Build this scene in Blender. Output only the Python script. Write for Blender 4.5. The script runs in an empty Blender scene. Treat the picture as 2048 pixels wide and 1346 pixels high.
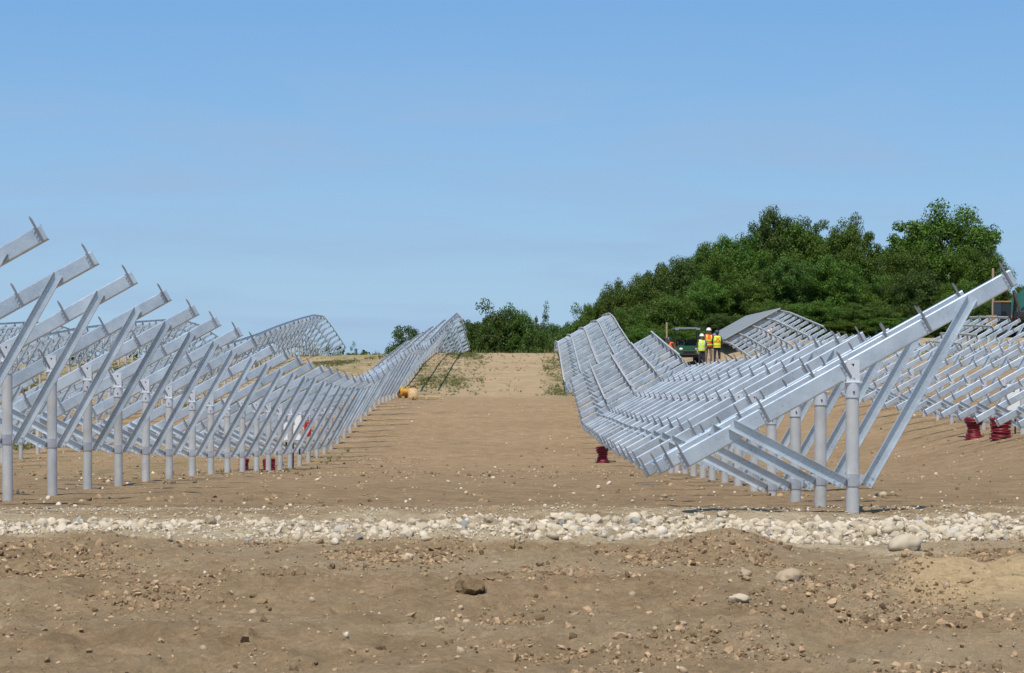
import bpy, math, random
import numpy as np
from mathutils import Vector, Matrix

random.seed(7)
rng = np.random.default_rng(11)
R = math.radians
scene = bpy.context.scene
COL = scene.collection

# ------------------------------------------------------------------ camera, sky, sun, exposure
F_PX, CAM_Z, HORIZON_Y, ROW_VP_X = 4950.0, 1.65, 650.0, 1068.0
cam_d = bpy.data.cameras.new('camera')
cam = bpy.data.objects.new('camera', cam_d)
COL.objects.link(cam)
cam.location = (0, 0, CAM_Z)
cam.rotation_euler = (R(90) - math.atan((673 - HORIZON_Y) / F_PX), 0, math.atan((ROW_VP_X - 1024) / F_PX))
cam_d.sensor_width = 36
cam_d.lens = 36 * F_PX / 2048
cam_d.clip_start = 0.5
cam_d.clip_end = 9000
scene.camera = cam

SUN_EL, SUN_AZ = 63.0, 14.0          # azimuth: degrees to the left of straight behind the camera
sun_dir = Vector((-math.sin(R(SUN_AZ)) * math.cos(R(SUN_EL)), -math.cos(R(SUN_AZ)) * math.cos(R(SUN_EL)), math.sin(R(SUN_EL))))
sun_d = bpy.data.lights.new('sun', 'SUN')
sun_d.energy = 5.0
sun_d.angle = R(0.53)
sun_d.color = (1.0, 0.955, 0.88)
sun = bpy.data.objects.new('sun', sun_d)
COL.objects.link(sun)
sun.rotation_euler = sun_dir.to_track_quat('Z', 'Y').to_euler()
sun.location = (0, 0, 60)

world = bpy.data.worlds.new('World')
scene.world = world
world.use_nodes = True
wn, wl = world.node_tree.nodes, world.node_tree.links
wn.clear()
w_out = wn.new('ShaderNodeOutputWorld')
w_bg = wn.new('ShaderNodeBackground')
w_sky = wn.new('ShaderNodeTexSky')
w_sky.sky_type = 'NISHITA'
w_sky.sun_disc = False
w_sky.sun_elevation = R(SUN_EL)
w_sky.sun_rotation = math.atan2(sun_dir.x, sun_dir.y)
w_sky.altitude = 300
w_sky.air_density = 1.0
w_sky.dust_density = 0.15
w_sky.ozone_density = 3.0
w_bg.inputs['Strength'].default_value = 0.105
# thin high cloud wisps, laid out by direction in the sky
w_tc = wn.new('ShaderNodeTexCoord')
w_map = wn.new('ShaderNodeMapping')
w_map.inputs['Scale'].default_value = (7.0, 7.0, 46.0)
w_map.inputs['Rotation'].default_value = (0.0, R(2.5), 0.0)
w_map.inputs['Location'].default_value = (5.1, 0.9, 0.35)
w_n = wn.new('ShaderNodeTexNoise')
w_n.inputs['Scale'].default_value = 1.3
w_n.inputs['Detail'].default_value = 7
w_n.inputs['Roughness'].default_value = 0.55
w_n.inputs['Distortion'].default_value = 0.5
w_r = wn.new('ShaderNodeValToRGB')
w_r.color_ramp.elements[0].position = 0.43
w_r.color_ramp.elements[0].color = (0, 0, 0, 1)
w_r.color_ramp.elements[1].position = 0.66
w_r.color_ramp.elements[1].color = (0.55, 0.55, 0.55, 1)
w_mix = wn.new('ShaderNodeMixRGB')
w_mix.inputs['Color2'].default_value = (3.2, 4.6, 6.7, 1)
w_tint = wn.new('ShaderNodeMixRGB')
w_tint.blend_type = 'MULTIPLY'
w_tint.inputs['Fac'].default_value = 1.0
w_tint.inputs['Color2'].default_value = (0.80, 0.93, 1.08, 1)
wl.new(w_tc.outputs['Generated'], w_map.inputs['Vector'])
wl.new(w_map.outputs['Vector'], w_n.inputs['Vector'])
wl.new(w_n.outputs['Fac'], w_r.inputs['Fac'])
w_sep = wn.new('ShaderNodeSeparateXYZ')
w_el = wn.new('ShaderNodeValToRGB')                      # clear blue by elevation, the same all round
_e = w_el.color_ramp.elements
_e[0].position = 0.0; _e[0].color = (0.325, 0.545, 0.80, 1)
_e[1].position = 1.0; _e[1].color = (0.13, 0.25, 0.50, 1)
_m = _e.new(0.14); _m.color = (0.172, 0.395, 0.75, 1)
w_sc = wn.new('ShaderNodeMixRGB'); w_sc.blend_type = 'MULTIPLY'; w_sc.inputs['Fac'].default_value = 1.0
w_sc.inputs['Color2'].default_value = (9.5, 9.5, 9.5, 1)
w_bl = wn.new('ShaderNodeMixRGB'); w_bl.inputs['Fac'].default_value = 0.8
wl.new(w_tc.outputs['Generated'], w_sep.inputs['Vector'])
wl.new(w_sep.outputs['Z'], w_el.inputs['Fac'])
wl.new(w_el.outputs['Color'], w_sc.inputs['Color1'])
wl.new(w_sky.outputs['Color'], w_tint.inputs['Color1'])
wl.new(w_tint.outputs['Color'], w_bl.inputs['Color1'])
wl.new(w_sc.outputs['Color'], w_bl.inputs['Color2'])
wl.new(w_bl.outputs['Color'], w_mix.inputs['Color1'])
w_band = wn.new('ShaderNodeValToRGB')                    # high thin cloud shows only low over the horizon
for p_, v_ in ((0.105, 0.12), (0.2, 0.05)): _q = w_band.color_ramp.elements.new(p_); _q.color = (v_, v_, v_, 1)
w_band.color_ramp.elements[0].color = (1, 1, 1, 1)
w_band.color_ramp.elements[-1].color = (0.05, 0.05, 0.05, 1)
_q = w_band.color_ramp.elements.new(0.07); _q.color = (1, 1, 1, 1)
w_bm = wn.new('ShaderNodeMath'); w_bm.operation = 'MULTIPLY'
wl.new(w_sep.outputs['Z'], w_band.inputs['Fac'])
wl.new(w_r.outputs['Color'], w_bm.inputs[0]); wl.new(w_band.outputs['Color'], w_bm.inputs[1])
wl.new(w_bm.outputs['Value'], w_mix.inputs['Fac'])
wl.new(w_mix.outputs['Color'], w_bg.inputs['Color'])
wl.new(w_bg.outputs['Background'], w_out.inputs['Surface'])

scene.view_settings.view_transform = 'Standard'
scene.view_settings.look = 'None'
scene.view_settings.gamma = 1.0
scene.view_settings.exposure = 0.0
scene.view_settings.use_curve_mapping = False

# ------------------------------------------------------------------ helpers
def tag(o, label=None, cat=None, group=None, kind=None):
    if label: o['label'] = label
    if cat: o['category'] = cat
    if group: o['group'] = group
    if kind: o['kind'] = kind
    return o

def link(name, data, parent=None, loc=None, rot=None, scale=None):
    o = bpy.data.objects.new(name, data)
    COL.objects.link(o)
    if parent is not None: o.parent = parent
    if loc is not None: o.location = loc
    if rot is not None: o.rotation_euler = rot
    if scale is not None: o.scale = scale
    return o

def empty(name, loc, rz=0.0):
    o = link(name, None, None, loc, (0, 0, rz))
    o.empty_display_size = 0.2
    return o

class MB:
    """collects shapes into one mesh"""
    def __init__(s): s.v = []; s.f = []; s.mi = []; s.sm = []
    def add(s, vs, fs, mi=0, smooth=False):
        b = len(s.v)
        s.v += [tuple(p) for p in vs]
        s.f += [tuple(b + i for i in f) for f in fs]
        s.mi += [mi] * len(fs); s.sm += [smooth] * len(fs)
        return s
    def box(s, c, d, M=None, mi=0, bev=0.0):
        x, y, z = d[0] / 2, d[1] / 2, d[2] / 2
        vs = [Vector((sx * x, sy * y, sz * z)) for sx in (-1, 1) for sy in (-1, 1) for sz in (-1, 1)]
        if M is not None: vs = [M @ p for p in vs]
        vs = [p + Vector(c) for p in vs]
        return s.add(vs, [(0, 1, 3, 2), (4, 6, 7, 5), (0, 4, 5, 1), (2, 3, 7, 6), (0, 2, 6, 4), (1, 5, 7, 3)], mi)
    def tube(s, p0, p1, r0, r1=None, n=12, mi=0, caps=True, smooth=True):
        p0, p1 = Vector(p0), Vector(p1)
        r1 = r0 if r1 is None else r1
        q = (p1 - p0).to_track_quat('Z', 'Y').to_matrix()
        vs = []
        for p, r in ((p0, r0), (p1, r1)):
            for i in range(n):
                a = 2 * math.pi * i / n
                vs.append(p + q @ Vector((r * math.cos(a), r * math.sin(a), 0)))
        s.add(vs, [(i, (i + 1) % n, n + (i + 1) % n, n + i) for i in range(n)], mi, smooth)
        if caps:
            s.add(vs[:n], [tuple(range(n - 1, -1, -1))], mi)
            s.add(vs[n:], [tuple(range(n))], mi)
        return s
    def lathe(s, prof, n=16, mi=0, M=None, c=(0, 0, 0), sx=1.0, sy=1.0, smooth=True):
        vs = []
        for r, z in prof:
            for i in range(n):
                a = 2 * math.pi * i / n
                p = Vector((r * sx * math.cos(a), r * sy * math.sin(a), z))
                if M is not None: p = M @ p
                vs.append(p + Vector(c))
        fs = []
        for k in range(len(prof) - 1):
            for i in range(n):
                j = (i + 1) % n
                fs.append((k * n + i, k * n + j, (k + 1) * n + j, (k + 1) * n + i))
        return s.add(vs, fs, mi, smooth)
    def torus(s, c, Rr, r, n=20, m=8, M=None, mi=0, sx=1.0, sy=1.0):
        vs, fs = [], []
        for i in range(n):
            a = 2 * math.pi * i / n
            for j in range(m):
                b = 2 * math.pi * j / m
                p = Vector(((Rr + r * math.cos(b)) * math.cos(a) * sx, (Rr + r * math.cos(b)) * math.sin(a) * sy, r * math.sin(b)))
                if M is not None: p = M @ p
                vs.append(p + Vector(c))
        for i in range(n):
            for j in range(m):
                i2, j2 = (i + 1) % n, (j + 1) % m
                fs.append((i * m + j, i2 * m + j, i2 * m + j2, i * m + j2))
        return s.add(vs, fs, mi, True)
    def prism(s, prof, origin, ax, ay, al, l0, l1, mi=0):
        """extrude closed 2-D profile (axes ax, ay) along al from l0 to l1"""
        O, ax, ay, al = Vector(origin), Vector(ax), Vector(ay), Vector(al)
        n = len(prof)
        vs = [O + ax * a + ay * b + al * l for l in (l0, l1) for a, b in prof]
        fs = [(i, (i + 1) % n, n + (i + 1) % n, n + i) for i in range(n)]
        fs += [tuple(range(n - 1, -1, -1)), tuple(range(n, 2 * n))]
        return s.add(vs, fs, mi)
    def sphere(s, c, r, n=10, m=7, M=None, mi=0, lo=-90, hi=90):
        prof = []
        for k in range(m + 1):
            a = R(lo + (hi - lo) * k / m)
            prof.append((math.cos(a), math.sin(a)))
        vs = []
        for pr, pz in prof:
            for i in range(n):
                a = 2 * math.pi * i / n
                p = Vector((pr * r[0] * math.cos(a), pr * r[1] * math.sin(a), pz * r[2]))
                if M is not None: p = M @ p
                vs.append(p + Vector(c))
        fs = [(k * n + i, k * n + (i + 1) % n, (k + 1) * n + (i + 1) % n, (k + 1) * n + i) for k in range(m) for i in range(n)]
        return s.add(vs, fs, mi, True)
    def mesh(s, name, mats):
        me = bpy.data.meshes.new(name)
        me.from_pydata(s.v, [], s.f)
        if not isinstance(mats, (list, tuple)): mats = [mats]
        for m in mats: me.materials.append(m)
        me.polygons.foreach_set('material_index', s.mi)
        me.polygons.foreach_set('use_smooth', s.sm)
        me.update()
        return me
    def build(s, name, mats, parent=None, loc=None, rot=None):
        return link(name, s.mesh(name, mats), parent, loc, rot)

def np_mesh(name, V, Fq, mats, smooth=False):
    """V (n,3), Fq (m,k) arrays"""
    me = bpy.data.meshes.new(name)
    V = np.ascontiguousarray(V, dtype=np.float32); Fq = np.ascontiguousarray(Fq, dtype=np.int32)
    k = Fq.shape[1]
    me.vertices.add(len(V)); me.vertices.foreach_set('co', V.ravel())
    me.loops.add(Fq.size); me.loops.foreach_set('vertex_index', Fq.ravel())
    me.polygons.add(len(Fq))
    me.polygons.foreach_set('loop_start', np.arange(0, Fq.size, k, dtype=np.int32))
    me.polygons.foreach_set('loop_total', np.full(len(Fq), k, dtype=np.int32))
    me.polygons.foreach_set('use_smooth', np.full(len(Fq), smooth, dtype=bool))
    for m in (mats if isinstance(mats, (list, tuple)) else [mats]): me.materials.append(m)
    me.update(calc_edges=True)
    return me

def ordinal(n):
    suf = 'th' if 10 <= n % 100 <= 20 else {1: 'st', 2: 'nd', 3: 'rd'}.get(n % 10, 'th')
    return '%d%s' % (n, suf)

# --- noise in numpy
def _hash(ix, iy, seed):
    h = (ix.astype(np.int64) * 374761393 + iy.astype(np.int64) * 668265263 + seed * 1442695041) & 0xffffffff
    h = ((h ^ (h >> 13)) * 1274126177) & 0xffffffff
    h = h ^ (h >> 16)
    return (h & 0xffffff) / float(0xffffff)

def vnoise(x, y, seed=0):
    ix, iy = np.floor(x), np.floor(y)
    fx, fy = x - ix, y - iy
    ux, uy = fx * fx * fx * (fx * (fx * 6 - 15) + 10), fy * fy * fy * (fy * (fy * 6 - 15) + 10)
    a, b = _hash(ix, iy, seed), _hash(ix + 1, iy, seed)
    c, d = _hash(ix, iy + 1, seed), _hash(ix + 1, iy + 1, seed)
    return (a + (b - a) * ux) * (1 - uy) + (c + (d - c) * ux) * uy

def fbm(x, y, seed=0, octv=5, gain=0.5, lac=2.03):
    t, amp, tot = 0, 1.0, 0
    c, s = math.cos(0.6), math.sin(0.6)
    for k in range(octv):
        t = t + amp * (vnoise(x, y, seed + k * 17) - 0.5)
        tot += amp
        amp *= gain
        x, y = (c * x - s * y) * lac + 3.1, (s * x + c * y) * lac - 1.7
    return t / tot * 2

def sstep(a, b, x):
    t = np.clip((x - a) / (b - a), 0, 1)
    return t * t * (3 - 2 * t)

# ------------------------------------------------------------------ terrain shape
HP = [(-400, 0.5), (-50, 0.2), (5, 0.05), (10, 0), (16, 0), (20, 0), (22, 0), (24.6, -.16), (27, -.3), (30, -.44), (34, -.56), (37, -.68),
      (40, -.83), (44, -1.04), (49, -1.27), (53, -1.52), (60, -1.85), (65, -1.94), (71, -1.95), (75, -1.9), (83, -1.66), (90, -1.36),
      (95, -1.35), (104, -1.45), (110, -1.25), (120, -.85), (132, -.33), (138, -.2), (147, 0), (153, -.1), (160, -.7), (174, -2.3),
      (200, -4), (260, -7), (400, -14), (700, -26), (1500, -58), (3000, -72), (6000, -76)]
_zs = np.arange(-400, 6001, 1.0)
_hs = np.interp(_zs, [p[0] for p in HP], [p[1] for p in HP])
_k = np.exp(-0.5 * (np.arange(-6, 7) / 1.8) ** 2); _k /= _k.sum()
_hs = np.convolve(np.pad(_hs, 6, mode='edge'), _k, mode='valid')

def height_base(X, Y):
    X = np.asarray(X, float); Y = np.asarray(Y, float)
    h = np.interp(Y, _zs, _hs)
    h = h + sstep(30, 58, Y) * (sstep(6.8, 13, X) + np.minimum(.03 * np.maximum(0, X - 13), .25)) * (1 - sstep(260, 400, Y))
    h = h - sstep(30, 60, Y) * np.minimum(0.025 * np.maximum(0, -X - 6), 0.9) * (1 - sstep(260, 400, Y))
    f = sstep(7, 17, X) * sstep(130, 158, Y) * (1 - sstep(330, 420, Y))
    h = h * (1 - f) + (0.5 + 0.0 * X) * f
    return h

def gravel_mask(X, Y):
    """0..1 where the pale cobble strip lies"""
    w = 0.28 * fbm(X * 0.9, Y * 0.0 + 3, 5, 3)
    lo = 18.15 + w + 0.45 * sstep(0.5, -1.0, X) + 0.2 * sstep(-1.5, -3, X) - 0.5 * sstep(1.9, 2.6, X) * 0.9
    hi = 20.4 + 0.12 * fbm(X * 1.3, Y * 0 + 9, 8, 3)
    return sstep(lo - .12, lo + .12, Y) * sstep(hi + .15, hi - .15, Y)

def height(X, Y):
    X = np.asarray(X, float); Y = np.asarray(Y, float)
    h = height_base(X, Y)
    near = 1 - sstep(22, 25, Y)
    far = 1 - sstep(60, 260, Y)
    h = h + near * (0.050 * fbm(X * 0.9, Y * 0.8, 1, 4) + 0.085 * np.abs(fbm(X * 3.1, Y * 2.3, 2, 5, 0.62)) * sstep(-.15, .35, fbm(X * .5, Y * .45, 3, 2) + .1)
                    + (0.012 + .035 * sstep(-.05, .4, fbm(X * .6, Y * .9, 5, 3))) * fbm(X * 9, Y * 8, 4, 4, 0.65))
    h = h + (1 - near) * far * (0.035 * fbm(X * 0.5, Y * 0.35, 6, 4) + 0.026 * fbm(X * 3, Y * 2, 7, 4, .6))
    # wheel ruts running across the foreground
    for yc, a in ((12.9, .035), (14.3, -.04), (15.3, .035), (16.6, -.03)):
        d = Y - yc - 0.35 * fbm(X * 0.35, X * 0 + yc, 21, 2)
        h = h + near * a * np.exp(-(d / .28) ** 2)
    for xc in (-2.9, -1.3, .2):
        d = X - xc - 0.5 * fbm(Y * .05, Y * 0 + xc, 23, 2)
        h = h - sstep(24, 30, Y) * (1 - sstep(150, 160, Y)) * .022 * np.exp(-(d / .22) ** 2)
    for off in (0, 1.55):
        d = (X + 2.0 - off) - .34 * (Y - 11) - .05 * (Y - 11) ** 2
        h = h - (1 - sstep(15.5, 17, Y)) * (.03 * np.exp(-(d / .16) ** 2) * (1 + .5 * np.sin((Y + .3 * X) * 42)) - .018 * np.exp(-((np.abs(d) - .27) / .09) ** 2))
    # mound just in front of the cobbles, low ridge along their near edge
    h = h + 0.16 * np.exp(-((X - 1.33) / .42) ** 2 - ((Y - 17.85) / .40) ** 2)
    h = h + 0.05 * np.exp(-((Y - 17.8) / .5) ** 2) * (0.5 + fbm(X * 1.1, Y * 0, 31, 3)) * near
    # dug sand bank on the right: gentle face towards the camera, sharper drop behind
    e = 15.95 + 0.35 * fbm(X * 1.2, X * 0, 33, 3)
    d = Y - e
    bank = np.where(d < 0, np.exp(-(d / .72) ** 2), np.exp(-(d / .24) ** 2))
    h = h + 0.15 * bank * sstep(2.1, 2.6, X) * (1 - sstep(8, 10, X)) * (1 + .5 * fbm(X * 2.5, Y * 2.5, 35, 3))
    # cobble strip lies a little proud; graded dusty berm behind it
    g = 21.4 + 0.25 * fbm(X * .4, X * 0 + 2, 41, 2)
    h = h + 0.045 * np.exp(-((Y - g) / .22) ** 2) - 0.03 * np.exp(-((Y - g - .55) / .25) ** 2) + .04 * np.exp(-((Y - g - 1.2) / .35) ** 2)
    h = h + 0.03 * gravel_mask(X, Y)
    return h

def hz(x, y): return float(height(np.array([x]), np.array([y]))[0])

# ------------------------------------------------------------------ materials
def mat_base(name):
    m = bpy.data.materials.new(name); m.use_nodes = True
    nt = m.node_tree
    return m, nt, nt.nodes, nt.links, nt.nodes['Principled BSDF']

def simple_mat(name, col, rough=0.6, metal=0.0, var=0.12, scale=30.0, bump=0.0, spec=0.5):
    m, nt, N, L, B = mat_base(name)
    tc = N.new('ShaderNodeTexCoord'); no = N.new('ShaderNodeTexNoise')
    no.inputs['Scale'].default_value = scale; no.inputs['Detail'].default_value = 4
    L.new(tc.outputs['Object'], no.inputs['Vector'])
    r = N.new('ShaderNodeValToRGB')
    r.color_ramp.elements[0].position = .3; r.color_ramp.elements[1].position = .7
    r.color_ramp.elements[0].color = tuple(c * (1 - var) for c in col) + (1,)
    r.color_ramp.elements[1].color = tuple(min(1, c * (1 + var)) for c in col) + (1,)
    L.new(no.outputs['Fac'], r.inputs['Fac']); L.new(r.outputs['Color'], B.inputs['Base Color'])
    B.inputs['Roughness'].default_value = rough; B.inputs['Metallic'].default_value = metal
    B.inputs['Specular IOR Level'].default_value = spec
    if bump:
        b = N.new('ShaderNodeBump'); b.inputs['Strength'].default_value = bump; b.inputs['Distance'].default_value = 0.02
        L.new(no.outputs['Fac'], b.inputs['Height']); L.new(b.outputs['Normal'], B.inputs['Normal'])
    return m

def galv_mat(name, c0, c1, rough, metal):
    """hot-dip galvanised steel: cloudy spangle, faint streaks, each piece a bit different"""
    m, nt, N, L, B = mat_base(name)
    tc = N.new('ShaderNodeTexCoord'); oi = N.new('ShaderNodeObjectInfo')
    add = N.new('ShaderNodeVectorMath'); add.operation = 'ADD'
    sc = N.new('ShaderNodeVectorMath'); sc.operation = 'SCALE'; sc.inputs['Scale'].default_value = 13.0
    cmb = N.new('ShaderNodeCombineXYZ')
    for a in 'XYZ': L.new(oi.outputs['Random'], cmb.inputs[a])
    L.new(cmb.outputs['Vector'], sc.inputs[0]); L.new(tc.outputs['Object'], add.inputs[0]); L.new(sc.outputs['Vector'], add.inputs[1])
    v = N.new('ShaderNodeTexVoronoi'); v.inputs['Scale'].default_value = 55; L.new(add.outputs['Vector'], v.inputs['Vector'])
    n = N.new('ShaderNodeTexNoise'); n.inputs['Scale'].default_value = 3.2; n.inputs['Detail'].default_value = 6; n.inputs['Roughness'].default_value = .6
    L.new(add.outputs['Vector'], n.inputs['Vector'])
    mx = N.new('ShaderNodeMixRGB'); mx.inputs['Fac'].default_value = .10
    L.new(n.outputs['Fac'], mx.inputs['Color1']); L.new(v.outputs['Color'], mx.inputs['Color2'])
    bw = N.new('ShaderNodeRGBToBW'); L.new(mx.outputs['Color'], bw.inputs['Color'])
    j = N.new('ShaderNodeMath'); j.operation = 'MULTIPLY_ADD'; j.inputs[1].default_value = .20
    L.new(oi.outputs['Random'], j.inputs[0]); L.new(bw.outputs['Val'], j.inputs[2])
    r = N.new('ShaderNodeValToRGB')
    r.color_ramp.elements[0].position = .38; r.color_ramp.elements[0].color = c0 + (1,)
    r.color_ramp.elements[1].position = .78; r.color_ramp.elements[1].color = c1 + (1,)
    L.new(j.outputs['Value'], r.inputs['Fac']); L.new(r.outputs['Color'], B.inputs['Base Color'])
    rr = N.new('ShaderNodeMapRange'); rr.inputs['To Min'].default_value = rough - .08; rr.inputs['To Max'].default_value = rough + .12
    L.new(bw.outputs['Val'], rr.inputs['Value']); L.new(rr.outputs['Result'], B.inputs['Roughness'])
    B.inputs['Metallic'].default_value = metal
    return m

M_GALV = galv_mat('galvanised_channel', (.435, .495, .545), (.68, .745, .79), .27, .58)
M_POST = galv_mat('galvanised_pipe', (.46, .465, .455), (.60, .605, .59), .46, .35)
M_CAPM = galv_mat('galvanised_plate', (.55, .57, .60), (.72, .74, .76), .42, .45)
M_CLIP = galv_mat('steel_angle', (.13, .135, .145), (.24, .245, .26), .55, .4)
M_BAND = galv_mat('steel_band', (.30, .31, .34), (.42, .43, .46), .6, .35)
M_DARK = simple_mat('dark_rubber', (.018, .018, .02), .7)
M_WHITE = simple_mat('white_enamel', (.78, .77, .74), .35, var=.03)
M_REDCABLE = simple_mat('red_cable_jacket', (.20, .010, .018), .45, var=.3, scale=40)
M_REDPLAS = simple_mat('red_plastic', (.45, .02, .02), .4)
M_WOOD = simple_mat('pine_wood', (.50, .34, .17), .75, var=.25, scale=14, bump=.3)
M_POLE = simple_mat('weathered_pole', (.33, .25, .16), .85, var=.25, scale=18, bump=.4)
M_YELLOW = simple_mat('yellow_paint', (.50, .25, .03), .6, var=.25, scale=9)
M_ORANGE = simple_mat('orange_vest', (.85, .13, .02), .75, var=.1)
M_LIME = simple_mat('lime_vest', (.62, .80, .06), .75, var=.1)
M_REFLECT = simple_mat('reflective_tape', (.72, .72, .66), .35, var=.05)
M_SKIN = simple_mat('skin', (.42, .25, .17), .55, var=.1)
M_DENIM = simple_mat('dark_work_trousers', (.025, .03, .045), .85, var=.25)
M_KHAKI = simple_mat('khaki_trousers', (.20, .14, .10), .85, var=.2)
M_SHIRTD = simple_mat('dark_shirt', (.03, .035, .035), .85, var=.25)
M_SHIRTG = simple_mat('dark_green_shirt', (.03, .05, .025), .85, var=.25)
M_BOOT = simple_mat('boot_leather', (.06, .04, .025), .7)
M_HAT = simple_mat('white_hard_hat', (.75, .75, .72), .3, var=.03)
M_HATB = simple_mat('navy_hard_hat', (.03, .035, .06), .35, var=.05)
M_GREENP = simple_mat('green_paint', (.018, .10, .042), .45, var=.12)
M_BLACKP = simple_mat('black_plastic', (.02, .02, .022), .55)
M_GREYP = simple_mat('grey_plastic', (.22, .23, .25), .5)
M_ROOFG = simple_mat('green_metal_roof', (.015, .10, .075), .45, var=.12, scale=6)
M_BARN = simple_mat('dark_barn_boards', (.06, .045, .035), .9, var=.3, scale=8)
M_GLASSD = simple_mat('dark_cab_glass', (.02, .025, .03), .1, var=.05)

def soil_nodes(name):
    m, nt, N, L, B = mat_base(name)
    tc = N.new('ShaderNodeTexCoord')
    P = tc.outputs['Object']
    def noise(scale, det=6, rough=.6, dist=0.0, vec=P):
        n = N.new('ShaderNodeTexNoise'); n.inputs['Scale'].default_value = scale; n.inputs['Detail'].default_value = det
        n.inputs['Roughness'].default_value = rough; n.inputs['Distortion'].default_value = dist
        L.new(vec, n.inputs['Vector']); return n.outputs['Fac']
    def ramp(f, p0, c0, p1, c1):
        r = N.new('ShaderNodeValToRGB')
        r.color_ramp.elements[0].position = p0; r.color_ramp.elements[0].color = c0 + (1,)
        r.color_ramp.elements[1].position = p1; r.color_ramp.elements[1].color = c1 + (1,)
        L.new(f, r.inputs['Fac']); return r.outputs['Color']
    def mix(f, a, b, mode='MIX'):
        x = N.new('ShaderNodeMixRGB'); x.blend_type = mode
        if isinstance(f, float): x.inputs['Fac'].default_value = f
        else: L.new(f, x.inputs['Fac'])
        for s, i in ((a, 'Color1'), (b, 'Color2')):
            if isinstance(s, tuple): x.inputs[i].default_value = s + (1,)
            else: L.new(s, x.inputs[i])
        return x.outputs['Color']
    def attr(n):
        a = N.new('ShaderNodeAttribute'); a.attribute_name = n; return a.outputs['Fac']
    def math_(op, a, b):
        q = N.new('ShaderNodeMath'); q.operation = op
        for s, i in ((a, 0), (b, 1)):
            if isinstance(s, float): q.inputs[i].default_value = s
            else: L.new(s, q.inputs[i])
        return q.outputs['Value']
    return m, N, L, B, P, noise, ramp, mix, attr, math_

def make_soil():
    m, N, L, B, P, noise, ramp, mix, attr, math_ = soil_nodes('dry_soil')
    n_big, n_mid, n_fine, n_gr = noise(.35, 4), noise(2.3, 7, .65), noise(16, 8, .7), noise(70, 4, .7)
    base = ramp(n_mid, .32, (.280, .186, .096), .70, (.470, .322, .182))
    base = mix(ramp(n_big, .35, (0, 0, 0), .7, (.55, .55, .55)), base, (.38, .268, .146))
    fine = ramp(n_fine, .30, (.70, .68, .65), .66, (1.14, 1.14, 1.14))
    base = mix(1.0, base, fine, 'MULTIPLY')
    base = mix(ramp(n_gr, .66, (0, 0, 0), .74, (.55, .55, .55)), base, (.52, .41, .27))
    # turned, moister crumbly soil
    base = mix(math_('MULTIPLY', attr('turned'), ramp(noise(5, 6), .35, (0, 0, 0), .6, (1, 1, 1))), base, mix(1.0, base, (.88, .86, .83), 'MULTIPLY'))
    # pale hill soil
    hill = ramp(noise(.9, 6), .3, (.36, .255, .142), .72, (.50, .375, .225))
    base = mix(attr('hill'), base, mix(1.0, hill, fine, 'MULTIPLY'))
    # yellow sand of the dug bank
    sand = ramp(n_fine, .3, (.54, .375, .19), .7, (.72, .53, .29))
    base = mix(math_('MULTIPLY', attr('sand'), ramp(noise(4, 5), .30, (.45, .45, .45), .45, (1, 1, 1))), base, sand)
    # crushed stone dust
    dust = ramp(noise(38, 7, .75), .34, (.43, .33, .195), .66, (.68, .56, .38))
    base = mix(math_('MULTIPLY', attr('dust'), ramp(noise(1.7, 6), .30, (.25, .25, .25), .6, (1, 1, 1))), base, dust)
    # thin grass stain
    gr = ramp(noise(7, 6), .35, (.085, .105, .030), .7, (.20, .20, .075))
    base = mix(math_('MULTIPLY', attr('grass'), ramp(noise(2.2, 7, .7), .44, (0, 0, 0), .60, (.85, .85, .85))), base, gr)
    L.new(base, B.inputs['Base Color'])
    B.inputs['Roughness'].default_value = .95
    B.inputs['Specular IOR Level'].default_value = .15
    b0 = N.new('ShaderNodeBump'); b0.inputs['Strength'].default_value = .9; b0.inputs['Distance'].default_value = .10
    L.new(noise(7, 8, .7, .6), b0.inputs['Height'])
    b = N.new('ShaderNodeBump'); b.inputs['Strength'].default_value = .9; b.inputs['Distance'].default_value = .035
    hh = mix(.5, noise(28, 8, .8), noise(90, 4, .7))
    L.new(hh, b.inputs['Height']); L.new(b0.outputs['Normal'], b.inputs['Normal']); L.new(b.outputs['Normal'], B.inputs['Normal'])
    return m
M_SOIL = make_soil()

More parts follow.
